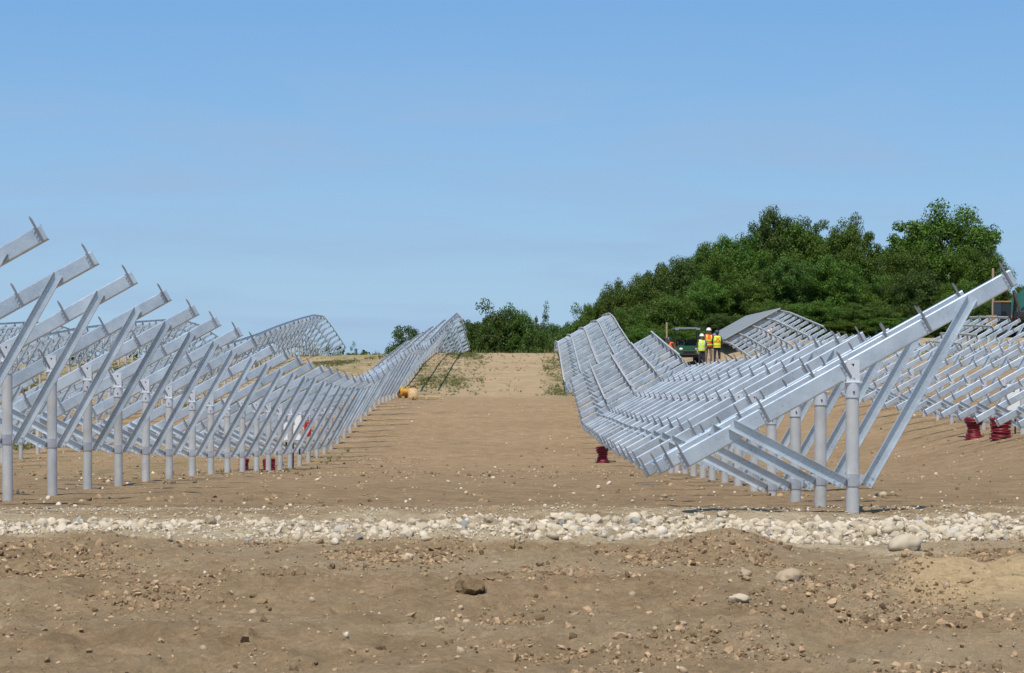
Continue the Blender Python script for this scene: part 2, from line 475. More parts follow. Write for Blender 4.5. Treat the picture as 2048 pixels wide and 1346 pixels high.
def island_mat(name, ramp_cols, rough=.85, bump=.4, scale=40, spec=.25):
    """colour picked per loose piece and per object"""
    m, nt, N, L, B = mat_base(name)
    g = N.new('ShaderNodeNewGeometry'); oi = N.new('ShaderNodeObjectInfo')
    a = N.new('ShaderNodeMath'); a.operation = 'ADD'; L.new(g.outputs['Random Per Island'], a.inputs[0]); L.new(oi.outputs['Random'], a.inputs[1])
    f = N.new('ShaderNodeMath'); f.operation = 'FRACT'; L.new(a.outputs['Value'], f.inputs[0])
    r = N.new('ShaderNodeValToRGB'); r.color_ramp.interpolation = 'LINEAR'
    while len(r.color_ramp.elements) < len(ramp_cols): r.color_ramp.elements.new(.5)
    for e, (p, c) in zip(r.color_ramp.elements, ramp_cols): e.position = p; e.color = c + (1,)
    L.new(f.outputs['Value'], r.inputs['Fac'])
    tc = N.new('ShaderNodeTexCoord'); n = N.new('ShaderNodeTexNoise'); n.inputs['Scale'].default_value = scale; n.inputs['Detail'].default_value = 5
    L.new(tc.outputs['Object'], n.inputs['Vector'])
    q = N.new('ShaderNodeMapRange'); q.inputs['To Min'].default_value = .72; q.inputs['To Max'].default_value = 1.22; L.new(n.outputs['Fac'], q.inputs['Value'])
    x = N.new('ShaderNodeMixRGB'); x.blend_type = 'MULTIPLY'; x.inputs['Fac'].default_value = 1
    L.new(r.outputs['Color'], x.inputs['Color1']); L.new(q.outputs['Result'], x.inputs['Color2'])
    L.new(x.outputs['Color'], B.inputs['Base Color'])
    B.inputs['Roughness'].default_value = rough; B.inputs['Specular IOR Level'].default_value = spec
    if bump:
        b = N.new('ShaderNodeBump'); b.inputs['Strength'].default_value = bump; b.inputs['Distance'].default_value = .01
        L.new(n.outputs['Fac'], b.inputs['Height']); L.new(b.outputs['Normal'], B.inputs['Normal'])
    return m
M_STONE = island_mat('limestone_cobble', [(0, (.47, .385, .27)), (.40, (.60, .51, .38)), (.70, (.43, .345, .23)), (.90, (.65, .565, .44)), (.96, (.25, .25, .24)), (1, (.42, .33, .22))])
M_PEB = island_mat('pale_pebble', [(0, (.34, .24, .15)), (.55, (.42, .32, .21)), (.8, (.32, .23, .14)), (.93, (.56, .48, .36)), (1, (.38, .28, .18))])
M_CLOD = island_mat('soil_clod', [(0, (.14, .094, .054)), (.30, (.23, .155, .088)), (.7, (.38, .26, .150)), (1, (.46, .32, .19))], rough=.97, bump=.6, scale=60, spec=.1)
M_GRASS = island_mat('field_grass', [(0, (.05, .085, .018)), (.4, (.09, .12, .03)), (.75, (.17, .17, .06)), (1, (.30, .25, .12))], rough=.8, bump=0)

def leaf_mat(name, cols, trans=.25):
    m, nt, N, L, B = mat_base(name)
    g = N.new('ShaderNodeNewGeometry'); oi = N.new('ShaderNodeObjectInfo')
    r = N.new('ShaderNodeValToRGB')
    while len(r.color_ramp.elements) < len(cols): r.color_ramp.elements.new(.5)
    for e, (p, c) in zip(r.color_ramp.elements, cols): e.position = p; e.color = c + (1,)
    L.new(g.outputs['Random Per Island'], r.inputs['Fac'])
    hs = N.new('ShaderNodeHueSaturation')
    mr = N.new('ShaderNodeMapRange'); mr.inputs['To Min'].default_value = .485; mr.inputs['To Max'].default_value = .515
    mv = N.new('ShaderNodeMapRange'); mv.inputs['To Min'].default_value = .80; mv.inputs['To Max'].default_value = 1.2
    L.new(oi.outputs['Random'], mr.inputs['Value']); L.new(oi.outputs['Random'], mv.inputs['Value'])
    L.new(mr.outputs['Result'], hs.inputs['Hue']); L.new(mv.outputs['Result'], hs.inputs['Value'])
    L.new(r.outputs['Color'], hs.inputs['Color']); L.new(hs.outputs['Color'], B.inputs['Base Color'])
    B.inputs['Roughness'].default_value = .55; B.inputs['Specular IOR Level'].default_value = .3
    t = N.new('ShaderNodeBsdfTranslucent'); ms = N.new('ShaderNodeMixShader'); ms.inputs['Fac'].default_value = trans
    L.new(hs.outputs['Color'], t.inputs['Color'])
    out = N['Material Output'] if 'Material Output' in N else N.new('ShaderNodeOutputMaterial')
    L.new(B.outputs['BSDF'], ms.inputs[1]); L.new(t.outputs['BSDF'], ms.inputs[2]); L.new(ms.outputs['Shader'], out.inputs['Surface'])
    return m
M_LEAF = leaf_mat('broad_leaf', [(0, (.036, .074, .007)), (.5, (.070, .130, .011)), (1, (.120, .192, .019))])
M_LEAFD = leaf_mat('dark_leaf', [(0, (.034, .068, .008)), (.6, (.060, .110, .013)), (1, (.096, .155, .022))])
M_BARK = simple_mat('tree_bark', (.085, .065, .048), .95, var=.3, scale=10, bump=.5)

# ------------------------------------------------------------------ ground sheet
def axis(pieces):
    out = []
    for a, b, n in pieces: out.append(np.linspace(a, b, n, endpoint=False))
    return np.concatenate(out + [np.array([pieces[-1][1]])])
gx = axis([(-3000, -300, 14), (-300, -60, 26), (-60, -16, 56), (-16, -5, 70), (-5, 5, 280), (5, 16, 70), (16, 60, 56), (60, 300, 26), (300, 3000, 14)])
gy = axis([(-400, -20, 14), (-20, 9, 30), (9, 11, 30), (11, 23, 330), (23, 30, 70), (30, 60, 100), (60, 180, 170), (180, 400, 50), (400, 6000, 30)])
GX, GY = np.meshgrid(gx, gy)
GZ = height(GX, GY)
nx, ny = len(gx), len(gy)
idx = np.arange(nx * ny).reshape(ny, nx)
GF = np.stack([idx[:-1, :-1], idx[:-1, 1:], idx[1:, 1:], idx[1:, :-1]], -1).reshape(-1, 4)
g_me = np_mesh('ground', np.stack([GX, GY, GZ], -1).reshape(-1, 3), GF, M_SOIL, True)
ground = link('ground', g_me)
tag(ground, 'bare brown construction soil with stones, rising to a grassy crest', kind='structure')
def set_attr(me, name, arr):
    a = me.attributes.new(name, 'FLOAT', 'POINT'); a.data.foreach_set('value', np.ascontiguousarray(arr.ravel(), dtype=np.float32))
near_m = 1 - sstep(21.5, 22.2, GY)
gm = gravel_mask(GX, GY)
dustm = np.maximum(gm, sstep(20.2, 20.6, GY) * (1 - sstep(23.4, 24.6, GY)) * (.25 + .75 * sstep(-.15, .25, fbm(GX * .35, GY * 2.6, 51, 4))))
dustm = np.maximum(dustm, .35 * np.exp(-((GY - 18.6) / .35) ** 2))
dustm = np.maximum(dustm, near_m * (.12 + .30 * sstep(-.3, .35, fbm(GX * .5, GY * .9, 52, 4))))
sandm = sstep(2.15, 2.55, GX + .2 * fbm(GX * 3, GY * 3, 53, 3)) * np.exp(-((GY - 15.5) / .8) ** 4)
set_attr(g_me, 'dust', np.clip(dustm * (1 - .9 * np.clip(sandm, 0, 1)), 0, 1))
set_attr(g_me, 'sand', np.clip(sandm, 0, 1))
set_attr(g_me, 'hill', sstep(103, 107, GY + 1.2 * fbm(GX * .6, GY * .3, 55, 3)) * .95)
set_attr(g_me, 'turned', np.clip(.8 * near_m * sstep(-.1, .4, fbm(GX * .55, GY * .6, 57, 3)) + sstep(23, 25, GY) * (1 - sstep(95, 105, GY)) * 1.0 * sstep(-.05, .35, fbm(GX * .22, GY * .5, 58, 5, .6)), 0, 1))
gs = sstep(100, 108, GY) * (sstep(1.2, 2.4, np.abs(GX + 1.2)) * sstep(-.35, .3, fbm(GX * .5, GY * .12, 59, 4)))
gs = gs + sstep(40, 60, GY) * sstep(-7.5, -9.5, GX) * sstep(.0, .35, fbm(GX * .3, GY * .08, 61, 3)) + sstep(150, 170, GY) * .8
set_attr(g_me, 'grass', np.clip(gs, 0, 1))

# ------------------------------------------------------------------ stones, pebbles, clods
_t = (1 + 5 ** .5) / 2
ICO_V = np.array([(-1, _t, 0), (1, _t, 0), (-1, -_t, 0), (1, -_t, 0), (0, -1, _t), (0, 1, _t), (0, -1, -_t), (0, 1, -_t), (_t, 0, -1), (_t, 0, 1), (-_t, 0, -1), (-_t, 0, 1)], float)
ICO_V /= np.linalg.norm(ICO_V[0])
ICO_F = np.array([(0, 11, 5), (0, 5, 1), (0, 1, 7), (0, 7, 10), (0, 10, 11), (1, 5, 9), (5, 11, 4), (11, 10, 2), (10, 7, 6), (7, 1, 8), (3, 9, 4), (3, 4, 2), (3, 2, 6), (3, 6, 8), (3, 8, 9), (4, 9, 5), (2, 4, 11), (6, 2, 10), (8, 6, 7), (9, 8, 1)])
def subdivide(V, F):
    V = list(map(tuple, V)); cache = {}; out = []
    def mid(a, b):
        k = (min(a, b), max(a, b))
        if k not in cache:
            p = (np.array(V[a]) + np.array(V[b])) / 2; p /= np.linalg.norm(p); V.append(tuple(p)); cache[k] = len(V) - 1
        return cache[k]
    for a, b, c in F:
        ab, bc, ca = mid(a, b), mid(b, c), mid(c, a)
        out += [(a, ab, ca), (b, bc, ab), (c, ca, bc), (ab, bc, ca)]
    return np.array(V), np.array(out)
ICO2_V, ICO2_F = subdivide(ICO_V, ICO_F)

ICO3_V, ICO3_F = subdivide(ICO2_V, ICO2_F)
def rough_rock(name, mat, seed, amp, smooth):
    V = ICO3_V.copy()
    V = V * (1 + amp * (fbm(V[:, 0] * 1.6 + V[:, 2] * .9, V[:, 1] * 1.6 - V[:, 2] * .7, seed, 5, .6)))[:, None]
    V[:, 2] *= .8
    return np_mesh(name, V, ICO3_F, mat, smooth)

def rand_rot(n):
    q = rng.normal(size=(n, 4)); q /= np.linalg.norm(q, axis=1)[:, None]
    w, x, y, z = q.T
    return np.stack([np.stack([1 - 2 * (y * y + z * z), 2 * (x * y - z * w), 2 * (x * z + y * w)], -1),
                     np.stack([2 * (x * y + z * w), 1 - 2 * (x * x + z * z), 2 * (y * z - x * w)], -1),
                     np.stack([2 * (x * z - y * w), 2 * (y * z + x * w), 1 - 2 * (x * x + y * y)], -1)], 1)

def lumps(name, P, rad, mat, base=(ICO_V, ICO_F), jit=.28, flat=(.55, 1.0), smooth=True):
    """many small lumps as one mesh"""
    BV, BF = base
    n = len(P)
    V = BV[None] * (1 + rng.uniform(-jit, jit, (n, len(BV), 1)))
    V = V * np.stack([rng.uniform(.7, 1.25, n), rng.uniform(.7, 1.15, n), rng.uniform(*flat, n)], -1)[:, None, :]
    V = np.einsum('nij,nkj->nki', rand_rot(n), V) * rad[:, None, None]
    V = V + P[:, None, :]
    Fc = BF[None] + (np.arange(n) * len(BV))[:, None, None]
    return np_mesh(name, V.reshape(-1, 3), Fc.reshape(-1, 3), mat, smooth)

def scatter(n, x0, x1, y0, y1, test=None):
    X = rng.uniform(x0, x1, n); Y = rng.uniform(y0, y1, n)
    if test is not None:
        k = rng.random(n) < test(X, Y); X, Y = X[k], Y[k]
    return X, Y

# the cobble strip
sx_ = np.linspace(-14, 14, 420); sy_ = np.linspace(16.8, 21.6, 82)
BX, BY = np.meshgrid(sx_, sy_)
BZ = height(BX, BY) + np.where(gravel_mask(BX, BY) > .5, .008, -.06)
bi = np.arange(BX.size).reshape(BX.shape)
bed_me = np_mesh('gravel_bed', np.stack([BX, BY, BZ], -1).reshape(-1, 3), np.stack([bi[:-1, :-1], bi[:-1, 1:], bi[1:, 1:], bi[1:, :-1]], -1).reshape(-1, 4), M_SOIL, True)
set_attr(bed_me, 'dust', np.ones(BX.shape))
gravel_bed = link('gravel_bed', bed_me)
tag(gravel_bed, 'strip of pale limestone cobbles crossing in front of the racking rows', kind='structure')

def cobble_density(X, Y):
    d = .22 + .78 * sstep(-.1, .9, X + .7 * fbm(X * 1.2, Y, 71, 3))
    d = np.maximum(d, .9 * sstep(-2.75, -3.1, X + .4 * fbm(X * 2, Y * 2, 72, 3)) * sstep(20.6, 20.1, Y))
    d = np.maximum(d, .6 * np.exp(-((X + .75) / .6) ** 2) * sstep(20.3, 19.6, Y))
    d = d * (.35 + .65 * sstep(-.25, .15, fbm(X * 1.6, Y * 1.9, 74, 4)))
    return gravel_mask(X, Y) * d
SX, SY = scatter(24000, -9, 9, 18.2, 21.6, cobble_density)
SR = np.clip(rng.lognormal(math.log(.025), .42, len(SX)), .009, .056)
order = np.argsort(-SR / SY * (np.abs(SX / SY) < .21))
# thin out: keep big ones from overlapping too much
placed = []; keep = []
cell = {}
for i in order:
    x, y, r = SX[i], SY[i], SR[i]; ok = True
    cx, cy = int(x / .2), int(y / .2)
    for a in (-1, 0, 1):
        for b in (-1, 0, 1):
            for (px, py, pr) in cell.get((cx + a, cy + b), ()):
                if (x - px) ** 2 + (y - py) ** 2 < (.82 * (r + pr)) ** 2: ok = False; break
            if not ok: break
        if not ok: break
    if ok:
        keep.append(i); cell.setdefault((cx, cy), []).append((x, y, r))
keep = np.array(keep)
SZ = height(SX[keep], SY[keep]) + .008
stone_meshes = []
for k in range(10):
    stone_meshes.append(lumps('stone', np.zeros((1, 3)), np.array([1.0]), M_STONE, (ICO_V, ICO_F) if k % 2 == 0 else (ICO2_V, ICO2_F), .28 if k % 2 == 0 else .17, (.55, .95), smooth=k % 3 == 0))
in_view = np.abs((SX[keep] / SY[keep]) + .009) < .215
big = [k for k in range(len(keep)) if in_view[k]][:300]
for q, k in enumerate(big):
    i = keep[k]
    o = link('stone', stone_meshes[q % 10], gravel_bed, (SX[i], SY[i], SZ[k] + SR[i] * .22),
             (random.uniform(-.5, .5), random.uniform(-.5, .5), random.uniform(0, 6.28)))
    o.scale = (SR[i] * random.uniform(.95, 1.35), SR[i] * random.uniform(.85, 1.1), SR[i] * random.uniform(.7, 1.0))
bigset = set(big)
rest = np.array([k for k in range(len(keep)) if k not in bigset])
i = keep[rest]
o = link('small_stones', lumps('small_stones', np.stack([SX[i], SY[i], SZ[rest] + SR[i] * .2], -1), SR[i], M_STONE, (ICO_V, ICO_F), .28, (.6, .95), smooth=False), gravel_bed)
o['kind'] = 'stuff'
GX2, GY2 = scatter(34000, -7, 7, 18.2, 24, lambda X, Y: np.clip(gravel_mask(X, Y) * .8 + .25 * sstep(20.2, 20.6, Y) * (1 - sstep(22.6, 24, Y)), 0, 1))
GR2 = rng.uniform(.004, .014, len(GX2))
o = link('crushed_stone', lumps('crushed_stone', np.stack([GX2, GY2, height(GX2, GY2) + .009 + GR2 * .1], -1), GR2, M_STONE, jit=.33, smooth=False), gravel_bed)
o['kind'] = 'stuff'

# loose pale pebbles all over the worked soil
PX, PY = scatter(9000, -26, 20, 22, 106, lambda X, Y: np.clip(.25 + .9 * sstep(-.1, .5, fbm(X * .35, Y * .2, 81, 4)), 0, 1) * np.clip(30 / Y, 0, 1))
PR = np.clip(rng.lognormal(math.log(.015), .5, len(PX)), .006, .048)
PX3, PY3 = scatter(1500, -5.5, 5.5, 9.5, 19)
PR3 = np.clip(rng.lognormal(math.log(.0085), .6, len(PX3)), .003, .030)
M_PEBB = island_mat('bright_pebble', [(0, (.46, .36, .24)), (.5, (.62, .53, .40)), (.8, (.42, .33, .22)), (1, (.68, .60, .47))])
peb = link('scattered_pebbles', lumps('scattered_pebbles', np.stack([PX, PY, height(PX, PY) + PR * .3], -1), PR, M_PEBB, jit=.24))
tag(peb, 'pale pebbles scattered over the aisle and between the rows', kind='stuff')
peb = link('foreground_pebbles', lumps('foreground_pebbles', np.stack([PX3, PY3, height(PX3, PY3) + PR3 * .15], -1), PR3, M_PEB, jit=.26))
tag(peb, 'dull small pebbles bedded in the foreground soil', kind='stuff')

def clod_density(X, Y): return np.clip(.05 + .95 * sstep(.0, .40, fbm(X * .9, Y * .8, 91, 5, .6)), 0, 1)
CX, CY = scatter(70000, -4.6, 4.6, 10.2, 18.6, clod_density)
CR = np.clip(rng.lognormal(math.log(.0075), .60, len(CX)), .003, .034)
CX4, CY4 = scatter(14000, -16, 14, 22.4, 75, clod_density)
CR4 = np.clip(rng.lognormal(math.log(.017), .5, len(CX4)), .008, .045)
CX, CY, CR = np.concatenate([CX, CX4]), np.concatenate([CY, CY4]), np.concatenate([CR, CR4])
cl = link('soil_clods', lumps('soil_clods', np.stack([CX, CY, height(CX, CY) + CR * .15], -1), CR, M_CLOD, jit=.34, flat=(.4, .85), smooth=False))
tag(cl, 'crumbly brown soil clods lying over the foreground', kind='stuff')

def ground_at_pixel(px, py):
    """first ground hit of the ray through a photo pixel"""
    dx = (px - ROW_VP_X) / F_PX; dz = (HORIZON_Y - py) / F_PX
    y = np.arange(9, 200, .03)
    z = height_base(dx * y, y)
    k = np.argmax(CAM_Z + dz * y < z)
    return dx * y[k], y[k]

ROCKS = [(1810, 1108, .13, 'large pale flat boulder at the foot of the cobble strip', 'boulder'),
         (1478, 1208, .052, 'single white stone lying on the foreground soil', 'stone'),
         (815, 1124, .045, 'round yellowish cobble just in front of the cobble strip', 'stone'),
         (1576, 1168, .085, 'brown half-buried stone below the small soil mound', 'stone'),
         (1358, 1264, .045, 'small brown stone with a dark side low in the foreground', 'stone'),
         (945, 1196, .085, 'lumpy dried mud block in the middle of the foreground', 'mud block'),
         (1490, 1160, .05, 'tan stone beside the soil mound, left of the half-buried stone', 'stone')]
for k, (px, py, r, lab, cat) in enumerate(ROCKS):
    x, y = ground_at_pixel(px, py)
    me = rough_rock('rock', M_SOIL if cat == 'mud block' else (M_PEB if 'brown' in lab or 'tan' in lab else M_STONE), 400 + k, .85 if cat == 'mud block' else .55, cat != 'mud block')
    o = link('mud_block' if cat == 'mud block' else ('boulder' if cat == 'boulder' else 'stone'), me, None, (x, y, hz(x, y) + r * .30), (0, 0, random.uniform(0, 6)), (r * 1.2, r * .9, r * .75))
    tag(o, lab, cat)

# ------------------------------------------------------------------ racking: shared meshes
TILT = R(29)
U = Vector((math.cos(TILT), 0, math.sin(TILT)))
NV = Vector((-math.sin(TILT), 0, math.cos(TILT)))
YV = Vector((0, 1, 0))
def c_profile(dep, fl, th, r=.009):
    """closed C profile; first axis = flange direction (web at 0), second = depth from -dep to 0; rounded outer corners"""
    top = [(r - r * math.sin(R(18 * k)), -r + r * math.cos(R(18 * k))) for k in range(6)]
    bot = [(r - r * math.cos(R(30 * k)), -dep + r - r * math.sin(R(30 * k))) for k in range(4)]
    return [(fl, 0)] + top + bot + [(fl, -dep), (fl, -dep + th), (th, -dep + th), (th, -th), (fl, -th)]

T0, T1 = -1.797, 1.594
WEB_Y = -.035
beam_o = Vector((0, WEB_Y, .03))
mb = MB(); mb.prism(c_profile(.155, .062, .005, .015), beam_o, YV, NV, U, T0, T1)
ME_BEAM = mb.mesh('beam', M_GALV)

def hexbolt(mb, c, ax, r=.011, h=.012, mi=0):
    c = Vector(c); mb.tube(c, c + Vector(ax) * h, r, r, 6, mi, True, False)

mb = MB()                                            # clip, origin at (web face, beam top line)
mb.prism([(.012, 0), (.040, 0), (.040, -.004), (.012, -.004)], (0, 0, 0), -U, YV, NV, -.148, -.008, 1)
lv = []
for yy_ in (0, -.020):                               # standing strip, cut to a taper above the beam
    for tt, nn in ((-.012, -.152), (.008, -.152), (.008, .075), (-.002, .112), (-.012, .092)): lv.append(U * tt + YV * yy_ + NV * nn)
mb.add(lv, [(0, 1, 2, 3, 4), (9, 8, 7, 6, 5)] + [(i, 5 + i, 5 + (i + 1) % 5, (i + 1) % 5) for i in range(5)])
for nn in (-.115, -.075, -.035):
    hexbolt(mb, -U * .027 + NV * nn + YV * -.004, (0, -1, 0), .0085, .012, 2)
ME_CLIP = mb.mesh('purlin_clip', [M_CLIP, M_GALV, M_BAND])

def brace_mesh(name, p0, p1):
    p0, p1 = Vector((p0[0], 0, p0[1])), Vector((p1[0], 0, p1[1]))
    d = (p1 - p0).normalized(); n = Vector((-d.z, 0, d.x))
    if n.z < 0: n = -n
    mb = MB()
    prof = [(a, b + .05) for a, b in c_profile(.10, .042, .0045, .010)]
    Ln = (p1 - p0).length
    mb.prism(prof, p0 + Vector((0, WEB_Y - .004, 0)), Vector((0, -1, 0)), n, d, -.05, Ln)
    for l in (-.015, .045, Ln - .05, Ln - .02):
        for s in (-.02, .02):
            if (l < .1) == (s > -.03): hexbolt(mb, p0 + d * l + n * s + Vector((0, WEB_Y - .009, 0)), (0, -1, 0), .010, .012)
    return mb.mesh(name, M_GALV)
ME_BR = brace_mesh('brace', (.135, -1.075), (1.060, .560))
ME_BL = brace_mesh('brace', (-.120, -1.075), (-1.085, -.570))

nt_ = M_POST.node_tree; N_, L_ = nt_.nodes, nt_.links; B_ = N_['Principled BSDF']
_src = B_.inputs['Base Color'].links[0].from_socket
_n = N_.new('ShaderNodeTexNoise'); _n.inputs['Scale'].default_value = 6; _n.inputs['Detail'].default_value = 6
_g = N_.new('ShaderNodeNewGeometry'); L_.new(_g.outputs['Position'], _n.inputs['Vector'])
_r = N_.new('ShaderNodeValToRGB'); _r.color_ramp.elements[0].position = .45; _r.color_ramp.elements[1].position = .75; _r.color_ramp.elements[1].color = (.4, .4, .4, 1)
_m2 = N_.new('ShaderNodeMixRGB'); _m2.inputs['Color2'].default_value = (.42, .33, .22, 1)
L_.new(_n.outputs['Fac'], _r.inputs['Fac']); L_.new(_r.outputs['Color'], _m2.inputs['Fac']); L_.new(_src, _m2.inputs['Color1']); L_.new(_m2.outputs['Color'], B_.inputs['Base Color'])
mb = MB(); mb.tube((0, 0, -4.2), (0, 0, -.24), .06, .06, 18)
ME_POST = mb.mesh('post', M_POST)
mb = MB()
mb.tube((0, 0, -.335), (0, 0, -.204), .0675, .0675, 18)
mb.box((0, .008, -.2), (.165, .15, .009))
mb.box((0, -.0445, -.098), (.117, .006, .196))
mb.box((0, .0325, -.098), (.117, .006, .196))
hexbolt(mb, (0.01, -.0475, -.155), (0, -1, 0), .008, .008)
hexbolt(mb, (.005, -.067, -.285), (0, -1, 0), .009, .010, 1)
mb.add([(-.014, -.0482, -.034), (.014, -.0482, -.034), (.004, -.0482, -.062)], [(0, 2, 1)], 1)
ME_CAP = mb.mesh('post_cap', [M_CAPM, M_DARK])
mb = MB()
mb.lathe([(.0605, -1.125), (.066, -1.125)], 24, smooth=False); mb.lathe([(.066, -1.125), (.066, -1.015)], 24); mb.lathe([(.066, -1.015), (.0605, -1.015)], 24, smooth=False)
for s in (-1, 1):
    mb.box((s * .115, WEB_Y + .007, -1.07), (.115, .006, .095))
    mb.box((s * .072, 0, -1.07), (.022, .07, .09))
ME_COLLAR = mb.mesh('collar', M_BAND)

CLIP_T = [-1.77 + .824 * k for k in range(5)]
def interp(pts, y): return float(np.interp(y, [p[0] for p in pts], [p[1] for p in pts]))

ROWS = {
 'L1': dict(x=-5.87, name='row left of dirt aisle', y0=22.5, y1=174, ds=2.45,
            cap=[(22.5, 1.75), (39.5, .70), (49, .15), (55.7, -.12), (62, -.38), (69, -.58), (75, -.48), (83.4, -.22), (92, .08), (104, -.03), (120, .60), (133, 1.14), (146, 1.50), (151, 1.40), (174, -.85)], purlin=[(106, 175)]),
 'R1': dict(x=2.844, name='row right of dirt aisle', y0=22.1, y1=174, ds=2.42,
            cap=[(22.1, 1.33), (24.6, 1.19), (29.4, .80), (33.2, .73), (45.8, .33), (67, -.24), (69, -.16), (88.8, .60), (90.5, .50), (94, .06), (101, -.22), (108, .04), (134, 1.40), (150, 1.42), (157, 1.1), (174, -.8)], purlin=[(69, 89.5), (107, 175)]),
 'L2': dict(x=-14.6, name='second row left of dirt aisle', y0=58, y1=175, ds=2.45,
            cap=[(58, -.30), (69, -.66), (75, -.62), (83, -.38), (92, -.08), (104, -.1), (120, .45), (150, 1.48), (157, 1.36), (175, -.9)], purlin=[(104, 176)]),
 'L3': dict(x=-23.3, name='third row left of dirt aisle', y0=92, y1=177, ds=2.45,
            cap=[(92, -.15), (106, .1), (117, .6), (135, .95), (150, 1.12), (160, .98), (168, .3), (177, -.6)], purlin=[(104, 178)]),
 'L4': dict(x=-32.0, name='fourth row left of dirt aisle', y0=136, y1=176, ds=2.45,
            cap=[(136, .75), (150, .95), (160, .85), (168, .2), (177, -.7)], purlin=[(134, 178)]),
 'R2': dict(x=11.54, name='second row right of dirt aisle', y0=48.8, y1=150.5, ds=2.45,
            cap=[(48.8, .47), (58, .34), (64, .25), (70, .21), (80, .27), (90, .45), (100, .45), (107, .56), (129.2, 1.62), (151, 1.27)], purlin=[(108, 152)]),
 'R3': dict(x=20.2, name='third row right of dirt aisle', y0=98, y1=124, ds=2.45,
            cap=[(98, .85), (110, 1.15), (118, 1.22), (124, 1.15)], purlin=[(111, 125)]),
}
FRAME_GROUP = 'galvanised racking frames standing in rows'
PURLIN_GROUP = 'steel purlins laid along the racking rows'
HEIGHT_NAMES = ['lowest', 'second lowest', 'middle', 'second highest', 'highest']
purlin_mesh_cache = {}
def purlin_mesh(L):
    k = round(L, 2)
    if k not in purlin_mesh_cache:
        mb = MB(); mb.prism(c_profile(.105, .045, .004, .006), (0, 0, 0), (1, 0, 0), (0, 0, 1), (0, 1, 0), 0, L)
        purlin_mesh_cache[k] = mb.mesh('purlin', M_POST)
    return purlin_mesh_cache[k]

for key, rw in ROWS.items():
    ys = []
    y = rw['y0']; n = 0
    while y <= rw['y1']:
        ys.append(y); n += 1
        y += rw['ds'] + (random.uniform(-.12, .12) if y < 70 else 0)
    caps = []; step = 0.0
    for n, y in enumerate(ys):
        if n % 7 == 0: step = random.uniform(-.045, .045) if y > 42 else 0.0
        cz = interp(rw['cap'], y) + step + random.uniform(-.012, .012)
        caps.append(cz)
        g = hz(rw['x'], y)
        x = rw['x'] + random.uniform(-.012, .012)
        root = empty('racking_frame', (x, y, g))
        root.rotation_euler = (random.uniform(-.006, .006), random.uniform(-.004, .004), random.uniform(-.01, .01))
        tag(root, 'galvanised racking frame, %s from the near end, %s' % (ordinal(n + 1), rw['name']), 'racking frame', FRAME_GROUP)
        dz = cz - g
        for nm, me in (('post', ME_POST), ('post_cap', ME_CAP), ('collar', ME_COLLAR), ('brace', ME_BR), ('brace', ME_BL)):
            link(nm, me, root, (0, 0, dz))
        b = link('beam', ME_BEAM, root, (0, 0, dz))
        for t in CLIP_T:
            link('purlin_clip', ME_CLIP, b, tuple(beam_o + U * (t + .02) + YV * -.0005))
    for (pa, pb) in rw['purlin']:
        sel = [k for k, y in enumerate(ys) if pa <= y <= pb]
        seg = 0; k0 = sel[0]
        while k0 < sel[-1]:
            k1 = min(k0 + 3, sel[-1]); seg += 1
            ya, yb = ys[k0] - (.12 if k0 == sel[0] else 0), ys[k1] - .14 + (.30 if k1 == sel[-1] else 0)
            sl = (caps[k1] - caps[k0]) / (ys[k1] - ys[k0])
            za, zb = caps[k0] + sl * (ya - ys[k0]), caps[k0] + sl * (yb - ys[k0])
            L = math.hypot(yb - ya, zb - za)
            for c, t in enumerate(CLIP_T):
                if c == 0 and pa < 100: continue             # not laid yet
                p = beam_o + U * (t + .028) + NV * .107
                o = link('purlin', purlin_mesh(L), None, (rw['x'] + p.x, ya, za + p.z))
                ydir = Vector((0, yb - ya, zb - za)).normalized()
                xdir = U.copy(); xdir = (xdir - ydir * xdir.dot(ydir)).normalized()
                zdir = xdir.cross(ydir)
                o.rotation_euler = Matrix((xdir, ydir, zdir)).transposed().to_euler()
                blk = '' if len(rw['purlin']) == 1 else (', nearer block' if pa < 100 else ', farther block')
                tag(o, '%s purlin, %s length from near end%s, %s' % (HEIGHT_NAMES[c], ordinal(seg), blk, rw['name']), 'purlin', PURLIN_GROUP)
            k0 = k1
    rw['ys'], rw['caps'] = ys, caps

# ------------------------------------------------------------------ solar modules on the far end of the second right row
m, nt, N_, L_, B_ = mat_base('module_glass')
B_.inputs['Base Color'].default_value = (.012, .014, .022, 1); B_.inputs['Roughness'].default_value = .5
br = N_.new('ShaderNodeTexBrick'); br.offset = 0; br.inputs['Scale'].default_value = 6.3; br.inputs['Brick Width'].default_value = 1.0; br.inputs['Row Height'].default_value = 1.0
br.inputs['Mortar Size'].default_value = .02; br.inputs['Color1'].default_value = (.22, .22, .21, 1); br.inputs['Color2'].default_value = (.25, .25, .235, 1); br.inputs['Mortar'].default_value = (.12, .12, .13, 1)
tc = N_.new('ShaderNodeTexCoord'); L_.new(tc.outputs['Object'], br.inputs['Vector']); L_.new(br.outputs['Color'], B_.inputs['Base Color'])
M_MODGLASS = m
M_ALU = simple_mat('module_frame_aluminium', (.62, .60, .52), .4, .5, var=.05)
mw, ml = .99, 1.66
mb = MB(); mb.box((0, 0, .018), (ml - .02, mw - .02, .004)); ME_MG = mb.mesh('glass', M_MODGLASS)
mb = MB()
for s in (-1, 1):
    mb.box((0, s * (mw / 2 - .006), 0), (ml, .012, .04)); mb.box((s * (ml / 2 - .006), 0, 0), (.012, mw - .024, .04))
ME_MF = mb.mesh('frame', M_ALU)
rw = ROWS['R2']
nm = 21
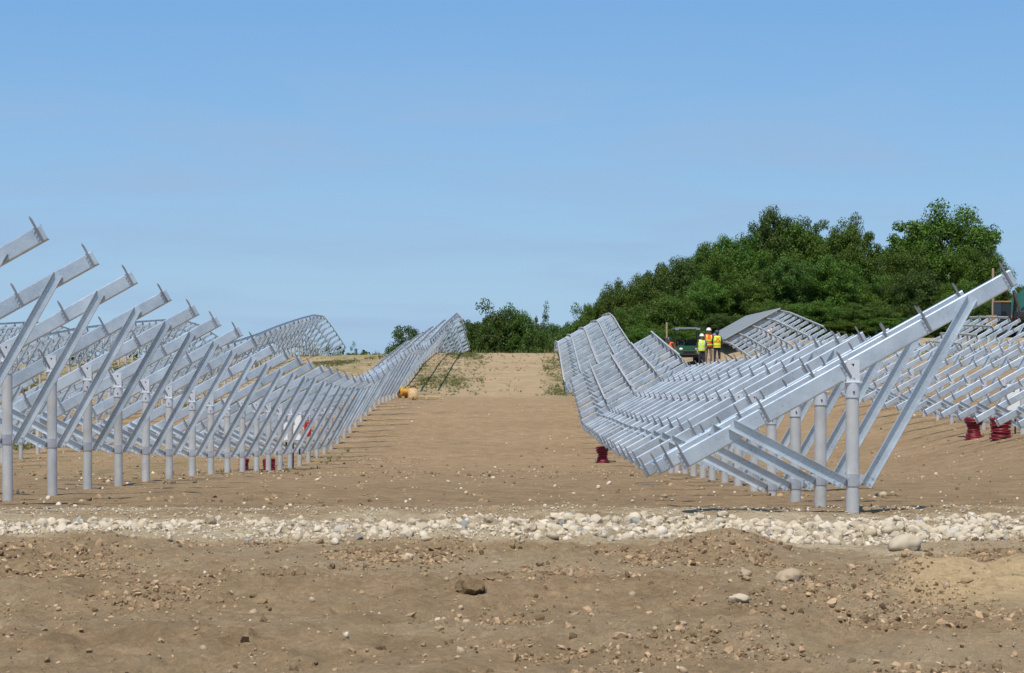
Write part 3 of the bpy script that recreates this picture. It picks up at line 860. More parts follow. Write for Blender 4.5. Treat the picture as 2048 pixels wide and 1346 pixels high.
for k in range(nm):
    yc = 129.6 + k * 1.0
    cz = interp(rw['cap'], yc); sl = (interp(rw['cap'], yc + .5) - interp(rw['cap'], yc - .5))
    for s, nme in ((0, 'lower'), (1, 'upper')):
        t = -.93 + s * 1.68
        p = beam_o + U * t + NV * .135
        e = empty('solar_module', (rw['x'] + p.x, yc, cz + p.z))
        ydir = Vector((0, 1, sl)).normalized(); xdir = (U - ydir * U.dot(ydir)).normalized(); zdir = xdir.cross(ydir)
        e.rotation_euler = Matrix((xdir, ydir, zdir)).transposed().to_euler()
        tag(e, 'grey solar module, %s tier, %s from near edge, on second row right of aisle' % (nme, ordinal(k + 1)), 'solar module', 'solar modules already mounted')
        link('glass', ME_MG, e); link('frame', ME_MF, e)

# ------------------------------------------------------------------ inverter boxes
def inverter(x, y, z, label, rz=0.0):
    e = empty('inverter_box', (x, y, z), rz)
    tag(e, label, 'inverter box', 'white inverter boxes mounted on the racking')
    mb = MB(); mb.box((0, 0, .36), (.42, .20, .64)); mb.box((0, -.106, .36), (.39, .012, .60)); mb.build('cabinet', M_WHITE, e)
    mb = MB(); mb.add([(-.09, -.1135, .50), (-.03, -.1135, .50), (-.03, -.1135, .56)], [(0, 1, 2)]); mb.build('emblem', M_GREYP, e)
    mb = MB(); mb.tube((.17, -.112, .30), (.17, -.145, .30), .028, .022, 10); mb.box((.17, -.15, .30), (.014, .02, .07)); mb.build('switch_knob', M_BLACKP, e)
    mb = MB()
    for s in (-.16, 0, .16): mb.tube((s, 0, .01), (s, .0, -.30 if s else -1.0), .022, .022, 8)
    mb.build('conduit', M_BLACKP, e)
    mb = MB(); mb.box((0, .115, .10), (.62, .03, .05)); mb.box((0, .115, .62), (.62, .03, .05)); mb.build('mounting_rail', M_CLIP, e)
    return e
iy = min(ROWS['L1']['ys'], key=lambda q: abs(q - 60.5)) + .17
inverter(-5.82, iy, hz(-6, iy) + .66, 'white inverter box hung among the posts of row left of aisle')
inverter(11.55, 59.5, hz(11.5, 59.5) + .52, 'white inverter box on second row right of aisle, at right edge')

# red insulated tool bag hung by the left inverter
e = empty('cable_bundle', (-5.46, iy + .05, hz(-5.46, iy)))
tag(e, 'bright red cable bundle hanging beside the left inverter box', 'cable bundle')
mb = MB()
for k in range(10): mb.torus((random.uniform(-.03, .03), random.uniform(-.04, .04), .98 + random.uniform(-.05, .05)), random.uniform(.08, .14), .02, 18, 6, Matrix.Rotation(R(90), 3, 'X') @ Matrix.Rotation(random.uniform(-.25, .25), 3, 'Y'), sx=.55, sy=1.3)
mb.build('loops', M_REDPLAS, e)
mb = MB(); mb.tube((0, 0, 1.14), (0, -.01, 1.3), .012, .012, 6); mb.build('hook', M_CLIP, e)

# ------------------------------------------------------------------ red cable coils
def cable_coil(px, py, label, h=.42, r=.16, waist=.7, loose=True, dark=True):
    x, y = ground_at_pixel(px, py)
    e = empty('cable_coil', (x, y, hz(x, y)), random.uniform(0, 6))
    tag(e, label, 'cable coil', 'dark red cable coils left beside the racking')
    mb = MB(); n = int(h / .028)
    for k in range(n):
        f = k / (n - 1)
        rr = r * (1 - (1 - waist) * math.sin(math.pi * min(1, f * 1.15)))
        for q in (0, 1):
            mb.torus((random.uniform(-.012, .012), random.uniform(-.012, .012), .016 + k * .0275), rr * (1 - .22 * q) * random.uniform(.95, 1.05), .017, 22, 6,
                     Matrix.Rotation(random.uniform(-.09, .09), 3, 'X') @ Matrix.Rotation(random.uniform(-.09, .09), 3, 'Y'))
    mb.build('coil', M_REDCABLE, e)
    mb = MB()
    for a in (0, 2.1, 4.2):
        c, s = math.cos(a), math.sin(a); q = r * waist * .93
        mb.box((c * (r + .012), s * (r + .012), h * .12), (.01, .03, h * .24), Matrix.Rotation(a, 3, 'Z'))
        mb.box((c * q * .6, s * q * .6, h + .012), (q * 1.1, .03, .006), Matrix.Rotation(a, 3, 'Z'))
    mb.build('tie_strap', M_BLACKP, e)
    if loose:
        mb = MB(); pts = [Vector((r * .9, 0, .03))]
        for k in range(7): pts.append(Vector((r + .07 * k + .05, .07 * math.sin(k * 1.1), .02 + .01 * math.sin(k))))
        for a, b in zip(pts, pts[1:]): mb.tube(a, b, .015, .015, 6)
        mb.build('loose_end', M_BLACKP, e)
cable_coil(1205, 925, 'dark red cable coil under low edge of row right of aisle', .42, .165, .68)
cable_coil(487, 944, 'dark red cable coil between left-row posts, left of the pair', .30, .10, .9)
cable_coil(537, 943, 'dark red cable coil between left-row posts, right of the pair', .30, .13, .92)
cable_coil(1946, 877, 'waisted dark red cable coil under second right row, left of the pair', .52, .22, .62)
cable_coil(2000, 877, 'upright dark red cable coil at right edge, right of the pair', .52, .24, .9)

# ------------------------------------------------------------------ pallet, crate and yellow spool by the left row
def pallet(px, py, label):
    x, y = ground_at_pixel(px, py)
    e = empty('pallet', (x, y, hz(x, y)), .06)
    tag(e, label, 'pallet')
    for s in (-.55, 0, .55): MB().box((s, 0, .06), (.10, .95, .09)).build('stringer', M_WOOD, e)
    for k in range(6): MB().box((0, -.42 + k * .168, .117), (1.22, .11, .02)).build('deck_board', M_WOOD, e)
    for s in (-.42, 0, .42): MB().box((0, s, .009), (1.2, .10, .012)).build('bottom_board', M_WOOD, e)
pallet(852, 799, 'pale wooden pallet lying at the aisle edge below the grass')
x, y = ground_at_pixel(826, 798)
e = empty('cardboard_drum', (x, y, hz(x, y)), .2)
tag(e, 'upright tan cardboard drum with dark open top beside the pallet', 'drum')
mb = MB(); mb.lathe([(.205, 0), (.205, .48), (.19, .48), (.19, .06), (0, .06)], 18); mb.build('drum_wall', M_WOOD, e)
mb = MB(); mb.torus((0, 0, .47), .205, .014, 20, 6); mb.torus((0, 0, .02), .205, .014, 20, 6); mb.build('rim', M_YELLOW, e)
mb = MB(); mb.box((0, 0, .33), (.24, .22, .38)); mb.build('packing', M_BARN, e)
x, y = ground_at_pixel(806, 797)
e = empty('cable_spool', (x, y, hz(x, y) + .25), .5)
tag(e, 'orange-yellow cable spool lying on its side beside the left row', 'cable spool')
RY = Matrix.Rotation(R(90), 3, 'Y')
mb = MB()
for s in (-1, 1): mb.lathe([(.05, s * .16), (.25, s * .16), (.25, s * .135), (.05, s * .135)], 20, 0, RY)
mb.build('flange', M_YELLOW, e)
mb = MB(); mb.lathe([(.15, -.135), (.17, -.07), (.16, 0), (.17, .07), (.15, .135)], 18, 0, RY); mb.build('drum', M_YELLOW, e)

# ------------------------------------------------------------------ people
def person(px, top_py, yy, label, rz=0.0, height_m=1.78, vest=M_ORANGE, stripe=M_LIME, trousers=M_DENIM, shirt=M_SHIRTD, hat=M_HAT, arms='down', lean=0.0, cross=False):
    x = (px - ROW_VP_X) / F_PX * yy
    g = hz(x, yy)
    root = empty('person', (x, yy, g), rz)
    tag(root, label, 'person', 'workers in safety vests')
    k = height_m / 1.78
    J = {}
    J['pel'] = (0, 0, .96); J['sp1'] = (0, -.01, 1.10); J['sp2'] = (0, -.01, 1.28); J['che'] = (0, 0, 1.42); J['nec'] = (0, -.005, 1.52); J['hd1'] = (0, -.02, 1.60); J['hd2'] = (0, -.03, 1.68); J['hd3'] = (0, -.015, 1.745)
    J['nos'] = (0, -.125, 1.645)
    E = [('pel', 'sp1'), ('sp1', 'sp2'), ('sp2', 'che'), ('che', 'nec'), ('nec', 'hd1'), ('hd1', 'hd2'), ('hd2', 'hd3'), ('hd2', 'nos')]
    RD = dict(pel=(.15, .115), sp1=(.14, .10), sp2=(.155, .11), che=(.15, .105), nec=(.06, .06), hd1=(.072, .082), hd2=(.082, .098), hd3=(.06, .07), nos=(.012, .016))
    for s, n in ((-1, 'l'), (1, 'r')):
        J['sh' + n] = (s * .19, 0, 1.44)
        if arms == 'down' or (arms == 'mixed' and s < 0):
            J['el' + n] = (s * .25, .03, 1.16); J['wr' + n] = (s * .25, -.06, .92); hd = Vector((0, -.05, -1)).normalized()
        else:
            J['el' + n] = (s * .26, -.02, 1.17); J['wr' + n] = (s * .15, -.26, 1.10); hd = Vector((-s * .5, -1, 0)).normalized()
        w = Vector(J['wr' + n]); J['pa' + n] = tuple(w + hd * .08)
        E += [('che', 'sh' + n), ('sh' + n, 'el' + n), ('el' + n, 'wr' + n), ('wr' + n, 'pa' + n)]
        RD['sh' + n] = (.068, .068); RD['el' + n] = (.046, .046); RD['wr' + n] = (.030, .030); RD['pa' + n] = (.034, .022)
        side = Vector((0, 1, 0)) if abs(hd.z) > .5 else Vector((0, 0, 1))
        for f in range(4):
            b = Vector(J['pa' + n]) + side * (f - 1.5) * .019
            L = (.062, .075, .070, .055)[f]; curl = Vector((-s * .25, -.15, 0))
            J['f%d%s' % (f, n)] = tuple(b + hd * L * .55); J['g%d%s' % (f, n)] = tuple(b + (hd + curl).normalized() * L * 1.1)
            E += [('pa' + n, 'f%d%s' % (f, n)), ('f%d%s' % (f, n), 'g%d%s' % (f, n))]
            RD['f%d%s' % (f, n)] = (.009, .009); RD['g%d%s' % (f, n)] = (.008, .008)
        J['t' + n] = tuple(w + hd * .05 - side * .045); J['u' + n] = tuple(w + hd * .085 - side * .055)
        E += [('wr' + n, 't' + n), ('t' + n, 'u' + n)]; RD['t' + n] = (.011, .011); RD['u' + n] = (.009, .009)
        J['hi' + n] = (s * .10, 0, .90); J['kn' + n] = (s * .12, -.02, .50); J['an' + n] = (s * .13, .02, .09); J['he' + n] = (s * .13, .05, .045); J['to' + n] = (s * .14, -.15, .04)
        E += [('pel', 'hi' + n), ('hi' + n, 'kn' + n), ('kn' + n, 'an' + n), ('an' + n, 'to' + n), ('an' + n, 'he' + n)]
        RD['hi' + n] = (.098, .098); RD['kn' + n] = (.066, .066); RD['an' + n] = (.046, .046); RD['to' + n] = (.045, .035); RD['he' + n] = (.04, .04)
    def bend(p):
        p = Vector(p)
        if lean and p.z > .93:
            c = Vector((0, 0, .93)); p = c + Matrix.Rotation(lean, 3, 'X') @ (p - c)
        return p * k
    names = list(J)
    me = bpy.data.meshes.new('body_skeleton')
    me.from_pydata([bend(J[n]) for n in names], [(names.index(a), names.index(b)) for a, b in E], [])
    tmp = bpy.data.objects.new('body_tmp', me); COL.objects.link(tmp)
    md = tmp.modifiers.new('skin', 'SKIN'); md.use_smooth_shade = True
    if not me.skin_vertices: me.skin_vertices.new()
    for i, n in enumerate(names):
        sv = me.skin_vertices[0].data[i]; r = RD[n]; sv.radius = (r[0] * k, r[1] * k); sv.use_root = (n == 'pel')
    sub = tmp.modifiers.new('sub', 'SUBSURF'); sub.levels = 1; sub.render_levels = 1
    dg = bpy.context.evaluated_depsgraph_get(); dg.update()
    body = bpy.data.meshes.new_from_object(tmp.evaluated_get(dg))
    bpy.data.objects.remove(tmp)
    body.materials.clear()
    for mm in (M_SKIN, shirt, trousers, M_BOOT): body.materials.append(mm)
    un = Matrix.Rotation(-lean, 3, 'X')
    for p in body.polygons:
        c = p.center / k
        if lean and c.z > .93: c = Vector((0, 0, .93)) + un @ (c - Vector((0, 0, .93)))
        dw = min((Vector(J['pal']) - c).length, (Vector(J['par']) - c).length)
        p.material_index = 3 if c.z < .10 else (0 if c.z > 1.50 or dw < .125 else (2 if c.z < 1.0 and abs(c.x) < .235 else 1))
        p.use_smooth = True
    body.name = 'body'
    link('body', body, root)
    def loft(mb, prof, mi=0, n=20):
        vs = []
        for rx, ry, z, oy in prof:
            for i in range(n):
                a = 2 * math.pi * i / n
                vs.append(bend((rx * math.copysign(abs(math.cos(a)) ** .8, math.cos(a)), oy + ry * math.sin(a), z)))
        mb.add(vs, [(q * n + i, q * n + (i + 1) % n, (q + 1) * n + (i + 1) % n, (q + 1) * n + i) for q in range(len(prof) - 1) for i in range(n)], mi, True)
    mb = MB(); loft(mb, [(.192, .150, .93, 0), (.190, .148, 1.06, -.005), (.196, .150, 1.20, -.008), (.208, .150, 1.33, -.004), (.200, .135, 1.43, 0), (.165, .105, 1.495, 0), (.085, .075, 1.515, 0)])
    mb.build('vest', vest, root)
    mb = MB()
    for z in (1.02, 1.22):
        rx = .199 if z > 1.1 else .193
        loft(mb, [(rx + .005, .157, z - .025, -.006), (rx + .005, .157, z + .025, -.006)])
    for sy in (-1, 1):
        for s in (-1, 1):
            x0, x1 = (s * .105, s * .105)
            if cross and sy > 0: x0, x1 = s * .12, -s * .10
            pts = [(x0, sy * .152, 1.25), (x0 + (x1 - x0) * .5, sy * .156, 1.36), (x1, sy * .128, 1.47)]
            for (a, b) in zip(pts, pts[1:]):
                mb.add([bend((a[0] - .024, a[1], a[2])), bend((a[0] + .024, a[1], a[2])), bend((b[0] + .024, b[1], b[2])), bend((b[0] - .024, b[1], b[2]))], [(0, 1, 2, 3)])
    mb.build('vest_stripes', stripe, root)
    hc = bend((0, -.03, 1.70)); Mh = Matrix.Rotation(lean, 3, 'X')
    mb = MB(); mb.sphere(hc, (.118 * k, .138 * k, .125 * k), 14, 6, Mh, 0, 0, 90)
    mb.lathe([(.112, 0), (.15, -.008), (.15, -.002), (.112, .012)], 16, 0, Mh @ Matrix.Diagonal((.95 * k, 1.15 * k, k)), hc - Mh @ Vector((0, .018 * k, 0)))
    mb.build('hard_hat', hat, root)
    mb = MB(); mb.sphere(bend((0, .02, 1.645)), (.088 * k, .085 * k, .09 * k), 10, 6, Mh); mb.build('hair', M_BOOT, root)
    mb = MB()
    for s in (-1, 1): mb.sphere(bend((s * .034, -.128, 1.668)), (.011, .008, .009), 6, 4)
    mb.build('eyes', M_DARK, root)
    mb = MB()
    for s in (-1, 1): mb.sphere(bend((s * .088, -.015, 1.645)), (.012, .022, .034), 6, 5)
    mb.build('ears', M_SKIN, root)
    mb = MB(); mb.box(bend((0, -.123, 1.600)), (.045, .008, .012)); mb.build('mouth', M_REDCABLE, root)
    return root
WY = 123.5
person(1403, 672, WY, 'worker in open lime vest and dark clothes, white hard hat, facing camera', .25, 1.72, M_LIME, M_REFLECT, M_DENIM, M_SHIRTG, M_HAT, 'mixed')
person(1417, 664, WY + 1.2, 'tall worker in orange vest and khaki trousers between two colleagues', .1, 1.88, M_ORANGE, M_LIME, M_KHAKI, M_SHIRTD, M_HAT, 'fwd')
person(1434, 669, WY - .3, 'worker in lime vest with orange cross on the back, turned away', math.pi + .15, 1.76, M_LIME, M_ORANGE, M_DENIM, M_SHIRTD, M_HATB, 'fwd', cross=True)
person(1347, 676, WY + .6, 'worker in orange vest bending over at the left of the green vehicle', -1.1, 1.74, M_ORANGE, M_LIME, M_DENIM, M_SHIRTD, M_HATB, 'fwd', lean=.35)
person(1534, 678, 127.0, 'worker in orange vest seen through the second right row', 1.9, 1.66, M_ORANGE, M_REFLECT, M_DENIM, M_SHIRTD, M_HAT, 'fwd', lean=1.15)

# ------------------------------------------------------------------ green utility vehicle behind the workers
vy = 128.5; vx = (1372 - ROW_VP_X) / F_PX * vy
e = empty('utility_vehicle', (vx, vy, hz(vx, vy)), .06)
tag(e, 'green and black utility vehicle with grey roof behind the workers', 'vehicle')
MB().box((0, 0, .50), (1.30, 2.5, .22)).build('chassis', M_BLACKP, e)
mb = MB(); mb.box((0, -1.0, .78), (1.24, .55, .34)); mb.box((0, -1.02, .965), (1.14, .45, .05)); body = mb.build('hood', M_GREENP, e)
for s in (-1, 1):
    mb = MB(); mb.sphere((s * .42, -1.28, .82), (.10, .03, .07), 10, 6); mb.build('headlight', M_WHITE, body)
mb = MB(); mb.box((0, -1.285, .66), (.60, .02, .16)); mb.build('grille', M_BLACKP, body)
mb = MB(); mb.box((0, .85, .86), (1.34, 1.0, .06)); mb.box((-.65, .85, 1.02), (.04, 1.0, .28)); mb.box((.65, .85, 1.02), (.04, 1.0, .28)); mb.box((0, .37, 1.02), (1.26, .04, .28)); mb.box((0, 1.33, 1.02), (1.26, .04, .28)); mb.build('cargo_box', M_GREENP, e)
for s in (-1, 1):
    mb = MB(); mb.box((s * .32, .0, .72), (.52, .5, .18)); mb.box((s * .32, .26, 1.02), (.50, .14, .55)); mb.build('seat', M_BLACKP, e)
    for yq, yt in ((-.62, -.42), (.36, .30)):
        mb = MB(); mb.tube((s * .62, yq, .6), (s * .58, yt, 1.86), .027, .027, 8); mb.build('roof_post', M_BLACKP, e)
    for yq in (-.88, .88):
        w = empty('wheel', (0, 0, 0)); bpy.data.objects.remove(w)
        mb = MB(); mb.lathe([(.17, -.12), (.28, -.12), (.32, -.07), (.32, .07), (.28, .12), (.17, .12)], 18, 0, RY, (s * .62, yq, .32)); wh = mb.build('wheel', M_DARK, e)
        mb = MB(); mb.lathe([(.0, -.09), (.17, -.09), (.17, .09), (0, .09)], 14, 0, RY, (s * .62, yq, .32)); mb.build('rim', M_GREYP, wh)
mb = MB(); mb.box((0, -.06, 1.885), (1.30, 1.10, .045)); mb.box((0, -.06, 1.92), (1.02, .8, .035))
for s in (-1, 1): mb.box((s * .55, -.62, 1.85), (.2, .08, .09))
mb.build('roof', M_GREYP, e)
mb = MB(); mb.torus((-.32, -.42, 1.12), .17, .017, 16, 6, Matrix.Rotation(R(60), 3, 'X')); mb.tube((-.32, -.45, 1.1), (-.32, -.7, .85), .018, .018, 6); mb.build('steering_wheel', M_BLACKP, e)
mb = MB(); mb.tube((-.66, -1.33, .55), (.66, -1.33, .55), .03, .03, 8); mb.tube((-.5, -1.36, .72), (.5, -1.36, .72), .025, .025, 8); mb.build('bumper', M_BLACKP, e)

# wooden stake left of the vehicle, pole at right
def stake(px, py_top, yy, w, label, cat, name):
    x = (px - ROW_VP_X) / F_PX * yy; g = hz(x, yy); zt = CAM_Z + (HORIZON_Y - py_top) / F_PX * yy
    e = empty(name, (x, yy, g)); tag(e, label, cat)
    mb = MB(); mb.tube((0, 0, -.4), (0.01, 0, zt - g), w, w * .88, 10); mb.build('shaft', M_POLE, e)
    mb = MB(); mb.lathe([(w * .9, 0), (w * .6, .02), (0, .025)], 10, 0, None, (.01, 0, zt - g)); mb.build('cut_top', M_WOOD, e)
stake(1333, 646, 124.0, .055, 'upright wooden stake left of the green utility vehicle', 'stake', 'wooden_stake')
stake(1984, 538, 150.0, .08, 'weathered wooden pole behind the near right beam tip', 'pole', 'wooden_pole')

# ------------------------------------------------------------------ yellow compact excavator at right
ey = 138.0; ex = (2008 - ROW_VP_X) / F_PX * ey
e = empty('compact_excavator', (ex, ey, hz(ex, ey)), .35)
tag(e, 'yellow compact excavator with dark raised boom at right edge', 'excavator')
for s in (-1, 1):
    mb = MB(); pr = []
    for k in range(12):
        a = 2 * math.pi * k / 12; pr.append((.62 * math.copysign(1, math.cos(a)) + .2 * math.cos(a), .22 + .2 * math.sin(a)))
    mb.prism(pr, (s * .55 - .15, 0, 0), (0, 1, 0), (0, 0, 1), (1, 0, 0), 0, .3); mb.build('track', M_DARK, e)
MB().box((0, 0, .48), (1.1, 1.3, .14)).build('undercarriage', M_BLACKP, e)
mb = MB(); mb.box((0, .35, .95), (1.3, 1.15, .6)); mb.sphere((0, .92, .95), (.62, .3, .30), 12, 8); mb.build('engine_cover', M_YELLOW, e)
cab = MB().box((-.32, -.25, 1.35), (.62, .85, 1.25)).build('cab', M_GLASSD, e)
MB().box((-.32, -.25, 2.0), (.68, .92, .07)).build('roof', M_YELLOW, cab)
mb = MB(); mb.tube((.25, -.5, .8), (.15, -.9, 2.1), .12, .11, 8); mb.tube((.15, -.9, 2.1), (-.25, -1.35, 2.55), .11, .09, 8); mb.build('boom', M_BARN, e)
mb = MB(); mb.tube((-.25, -1.35, 2.6), (-.05, -1.75, 1.35), .085, .07, 8); mb.build('dipper_arm', M_BARN, e)
mb = MB(); mb.prism([(0, 0), (.35, .05), (.42, -.3), (.2, -.42), (-.05, -.25)], (-.3, -1.85, 1.4), (0, 1, 0), (0, 0, 1), (1, 0, 0), 0, .5); mb.build('bucket', M_BLACKP, e)
x = (1941 - ROW_VP_X) / F_PX * 118.0; y = 118.0
e = empty('traffic_drum', (x, y, hz(x, y)))
tag(e, 'orange-yellow drum half hidden behind the second right row', 'drum')
mb = MB(); mb.lathe([(0, 0), (.26, 0), (.26, .06), (.21, .06), (.21, .45), (.19, .46), (.19, .9), (.12, .94), (0, .94)], 16); mb.build('shell', M_YELLOW, e)
mb = MB(); mb.lathe([(.2125, .2), (.2125, .32)], 16); mb.lathe([(.1925, .58), (.1925, .7)], 16); mb.build('stripe', M_WHITE, e)

# ------------------------------------------------------------------ barn with green roof at right edge
by = 172.0; bx = (2014 - ROW_VP_X) / F_PX * by
g = hz(bx + 4, by)
e = empty('barn', (bx + 4.2, by, g)); tag(e, 'dark barn with green metal roof at the far right edge', 'barn')
ev = CAM_Z + (HORIZON_Y - 634) / F_PX * by - g
mb = MB(); mb.box((-3.55, 4, ev / 2 - .2), (.15, 8, ev + .4)); mb.box((3.55, 4, ev / 2 - .2), (.15, 8, ev + .4)); mb.box((0, 8, ev / 2), (7.1, .15, ev))
mb.box((-2.9, 0, ev / 2 - .2), (1.3, .15, ev + .4)); mb.box((2.9, 0, ev / 2 - .2), (1.3, .15, ev + .4)); mb.build('wall', M_BARN, e)
mb = MB()
for s in (-1, 1):
    a, b = Vector((s * 4.2, 0, ev - .05)), Vector((0, 0, ev + 3.0))
    d = (b - a).normalized(); n = Vector((-d.z, 0, d.x)) * (1 if d.x < 0 else 1)
    for off in (0, .08): pass
    mb.add([a + Vector((0, -.5, 0)), b + Vector((0, -.5, 0)), b + Vector((0, 8.5, 0)), a + Vector((0, 8.5, 0)),
            a + Vector((0, -.5, .1)), b + Vector((0, -.5, .1)), b + Vector((0, 8.5, .1)), a + Vector((0, 8.5, .1))],
           [(0, 1, 2, 3), (4, 7, 6, 5), (0, 4, 5, 1), (3, 2, 6, 7), (0, 3, 7, 4)])
mb.add([(-4.1, -.42, ev), (4.1, -.42, ev), (0, -.42, ev + 2.93)], [(0, 1, 2)])
mb.build('roof', M_ROOFG, e)
mb = MB(); mb.box((0, -.45, ev - .1), (8.5, .12, .14)); mb.build('fascia', M_GREYP, e)

# ------------------------------------------------------------------ trees
def leaf_cloud(centres, radii, n_per, size, up=.35):
    """small leaf quads spread around clump centres"""
    C = np.repeat(centres, n_per, axis=0); Rr = np.repeat(radii, n_per)
    n = len(C)
    d = rng.normal(size=(n, 3)); d /= np.linalg.norm(d, axis=1)[:, None]
    rr = rng.random(n) ** .42
    P = C + d * (rr * Rr)[:, None] * np.array([1, 1, .72])
    nrm = d * .8 + rng.normal(size=(n, 3)) * .55 + np.array([0, 0, up]); nrm /= np.linalg.norm(nrm, axis=1)[:, None]
    a = np.cross(nrm, rng.normal(size=(n, 3))); a /= np.linalg.norm(a, axis=1)[:, None]
    b = np.cross(nrm, a)
    s = size * rng.uniform(.6, 1.35, n)[:, None]
    V = np.stack([P - a * s, P - b * s * .55, P + a * s, P + b * s * .55], 1)
    return V.reshape(-1, 3), np.arange(n * 4).reshape(-1, 4)

def crown_mesh(name, mat, H=1.0, crown_lo=.12, n_cl=95, n_per=190, size=.0135, spread=.5, cl_r=(.06, .12), seed=0, fill=.55):
    """crown of unit height, radius spread"""
    r = np.random.default_rng(seed)
    cs, rs = [], []
    lobes = []
    for q in range(7):
        an = q * 6.283 / 7 + r.uniform(-.4, .4); rd = r.uniform(.38, .60) * spread
        lobes.append((rd * math.cos(an), rd * math.sin(an), r.uniform(.40, .66), r.uniform(.24, .32)))
    lobes += [(r.uniform(.05, .2), r.uniform(-.15, .15), .66, .30), (r.uniform(-.2, -.05), r.uniform(-.15, .15), .66, .30), (0, 0, .66, .33), (0, 0, .42, .42), (0, 0, .25, .42), (.15, .1, .15, .38), (-.15, -.1, .15, .38)]
    while len(cs) < n_cl:
        lx, ly, lz, lr = lobes[r.integers(len(lobes))]
        d = r.normal(size=3); d /= np.linalg.norm(d)
        q = r.uniform(fill, 1.0) ** .5
        p = np.array([lx, ly, lz]) + d * lr * q * np.array([.9, .9, .85])
        if p[2] < crown_lo or p[2] > .97: continue
        cs.append(p); rs.append(r.uniform(*cl_r))
    V, Fq = leaf_cloud(np.array(cs), np.array(rs), n_per, size)
    V[:, 2] *= H
    return np_mesh(name, V, Fq, mat), cs

def trunk_mesh(cs, seed, base_r=.022):
    r = random.Random(seed); mb = MB()
    pts = [Vector((0, 0, -.05))]
    for k in range(5): pts.append(pts[-1] + Vector((r.uniform(-.02, .02), r.uniform(-.02, .02), .15)))
    for k in range(5): mb.tube(pts[k], pts[k + 1], base_r * (1 - k * .17), base_r * (1 - (k + 1) * .17), 8, caps=False)
    for c in r.sample(list(cs), min(16, len(cs))):
        a = pts[r.randint(1, 5)]; c = Vector(c); mid = a.lerp(c, .55) + Vector((0, 0, .03))
        mb.tube(a, mid, base_r * .35, base_r * .2, 6, caps=False); mb.tube(mid, mid.lerp(c, .55), base_r * .2, base_r * .07, 5, caps=False)
    return mb.mesh('trunk', M_BARK)

VAR = []
for k in range(5):
    cm, cs = crown_mesh('crown', M_LEAF if k != 3 else M_LEAFD, n_cl=230, n_per=270, size=.0094, seed=100 + k, spread=.5, crown_lo=.0, cl_r=(.055, .115), fill=.25)
    VAR.append((cm, trunk_mesh(cs, k)))
LOOSE = []
for k in range(2):
    cm, cs = crown_mesh('crown', M_LEAFD, n_cl=70, n_per=90, seed=200 + k, spread=.42, cl_r=(.05, .10), size=.013, crown_lo=.15, fill=.2)
    LOOSE.append((cm, trunk_mesh(cs, 50 + k, .018)))
DENSE = []
for k in range(2):
    cm, cs = crown_mesh('crown', M_LEAFD, n_cl=170, n_per=200, seed=300 + k, spread=.5, cl_r=(.07, .13), size=.0135, crown_lo=.0, fill=.25)
    DENSE.append((cm, trunk_mesh(cs, 70 + k)))

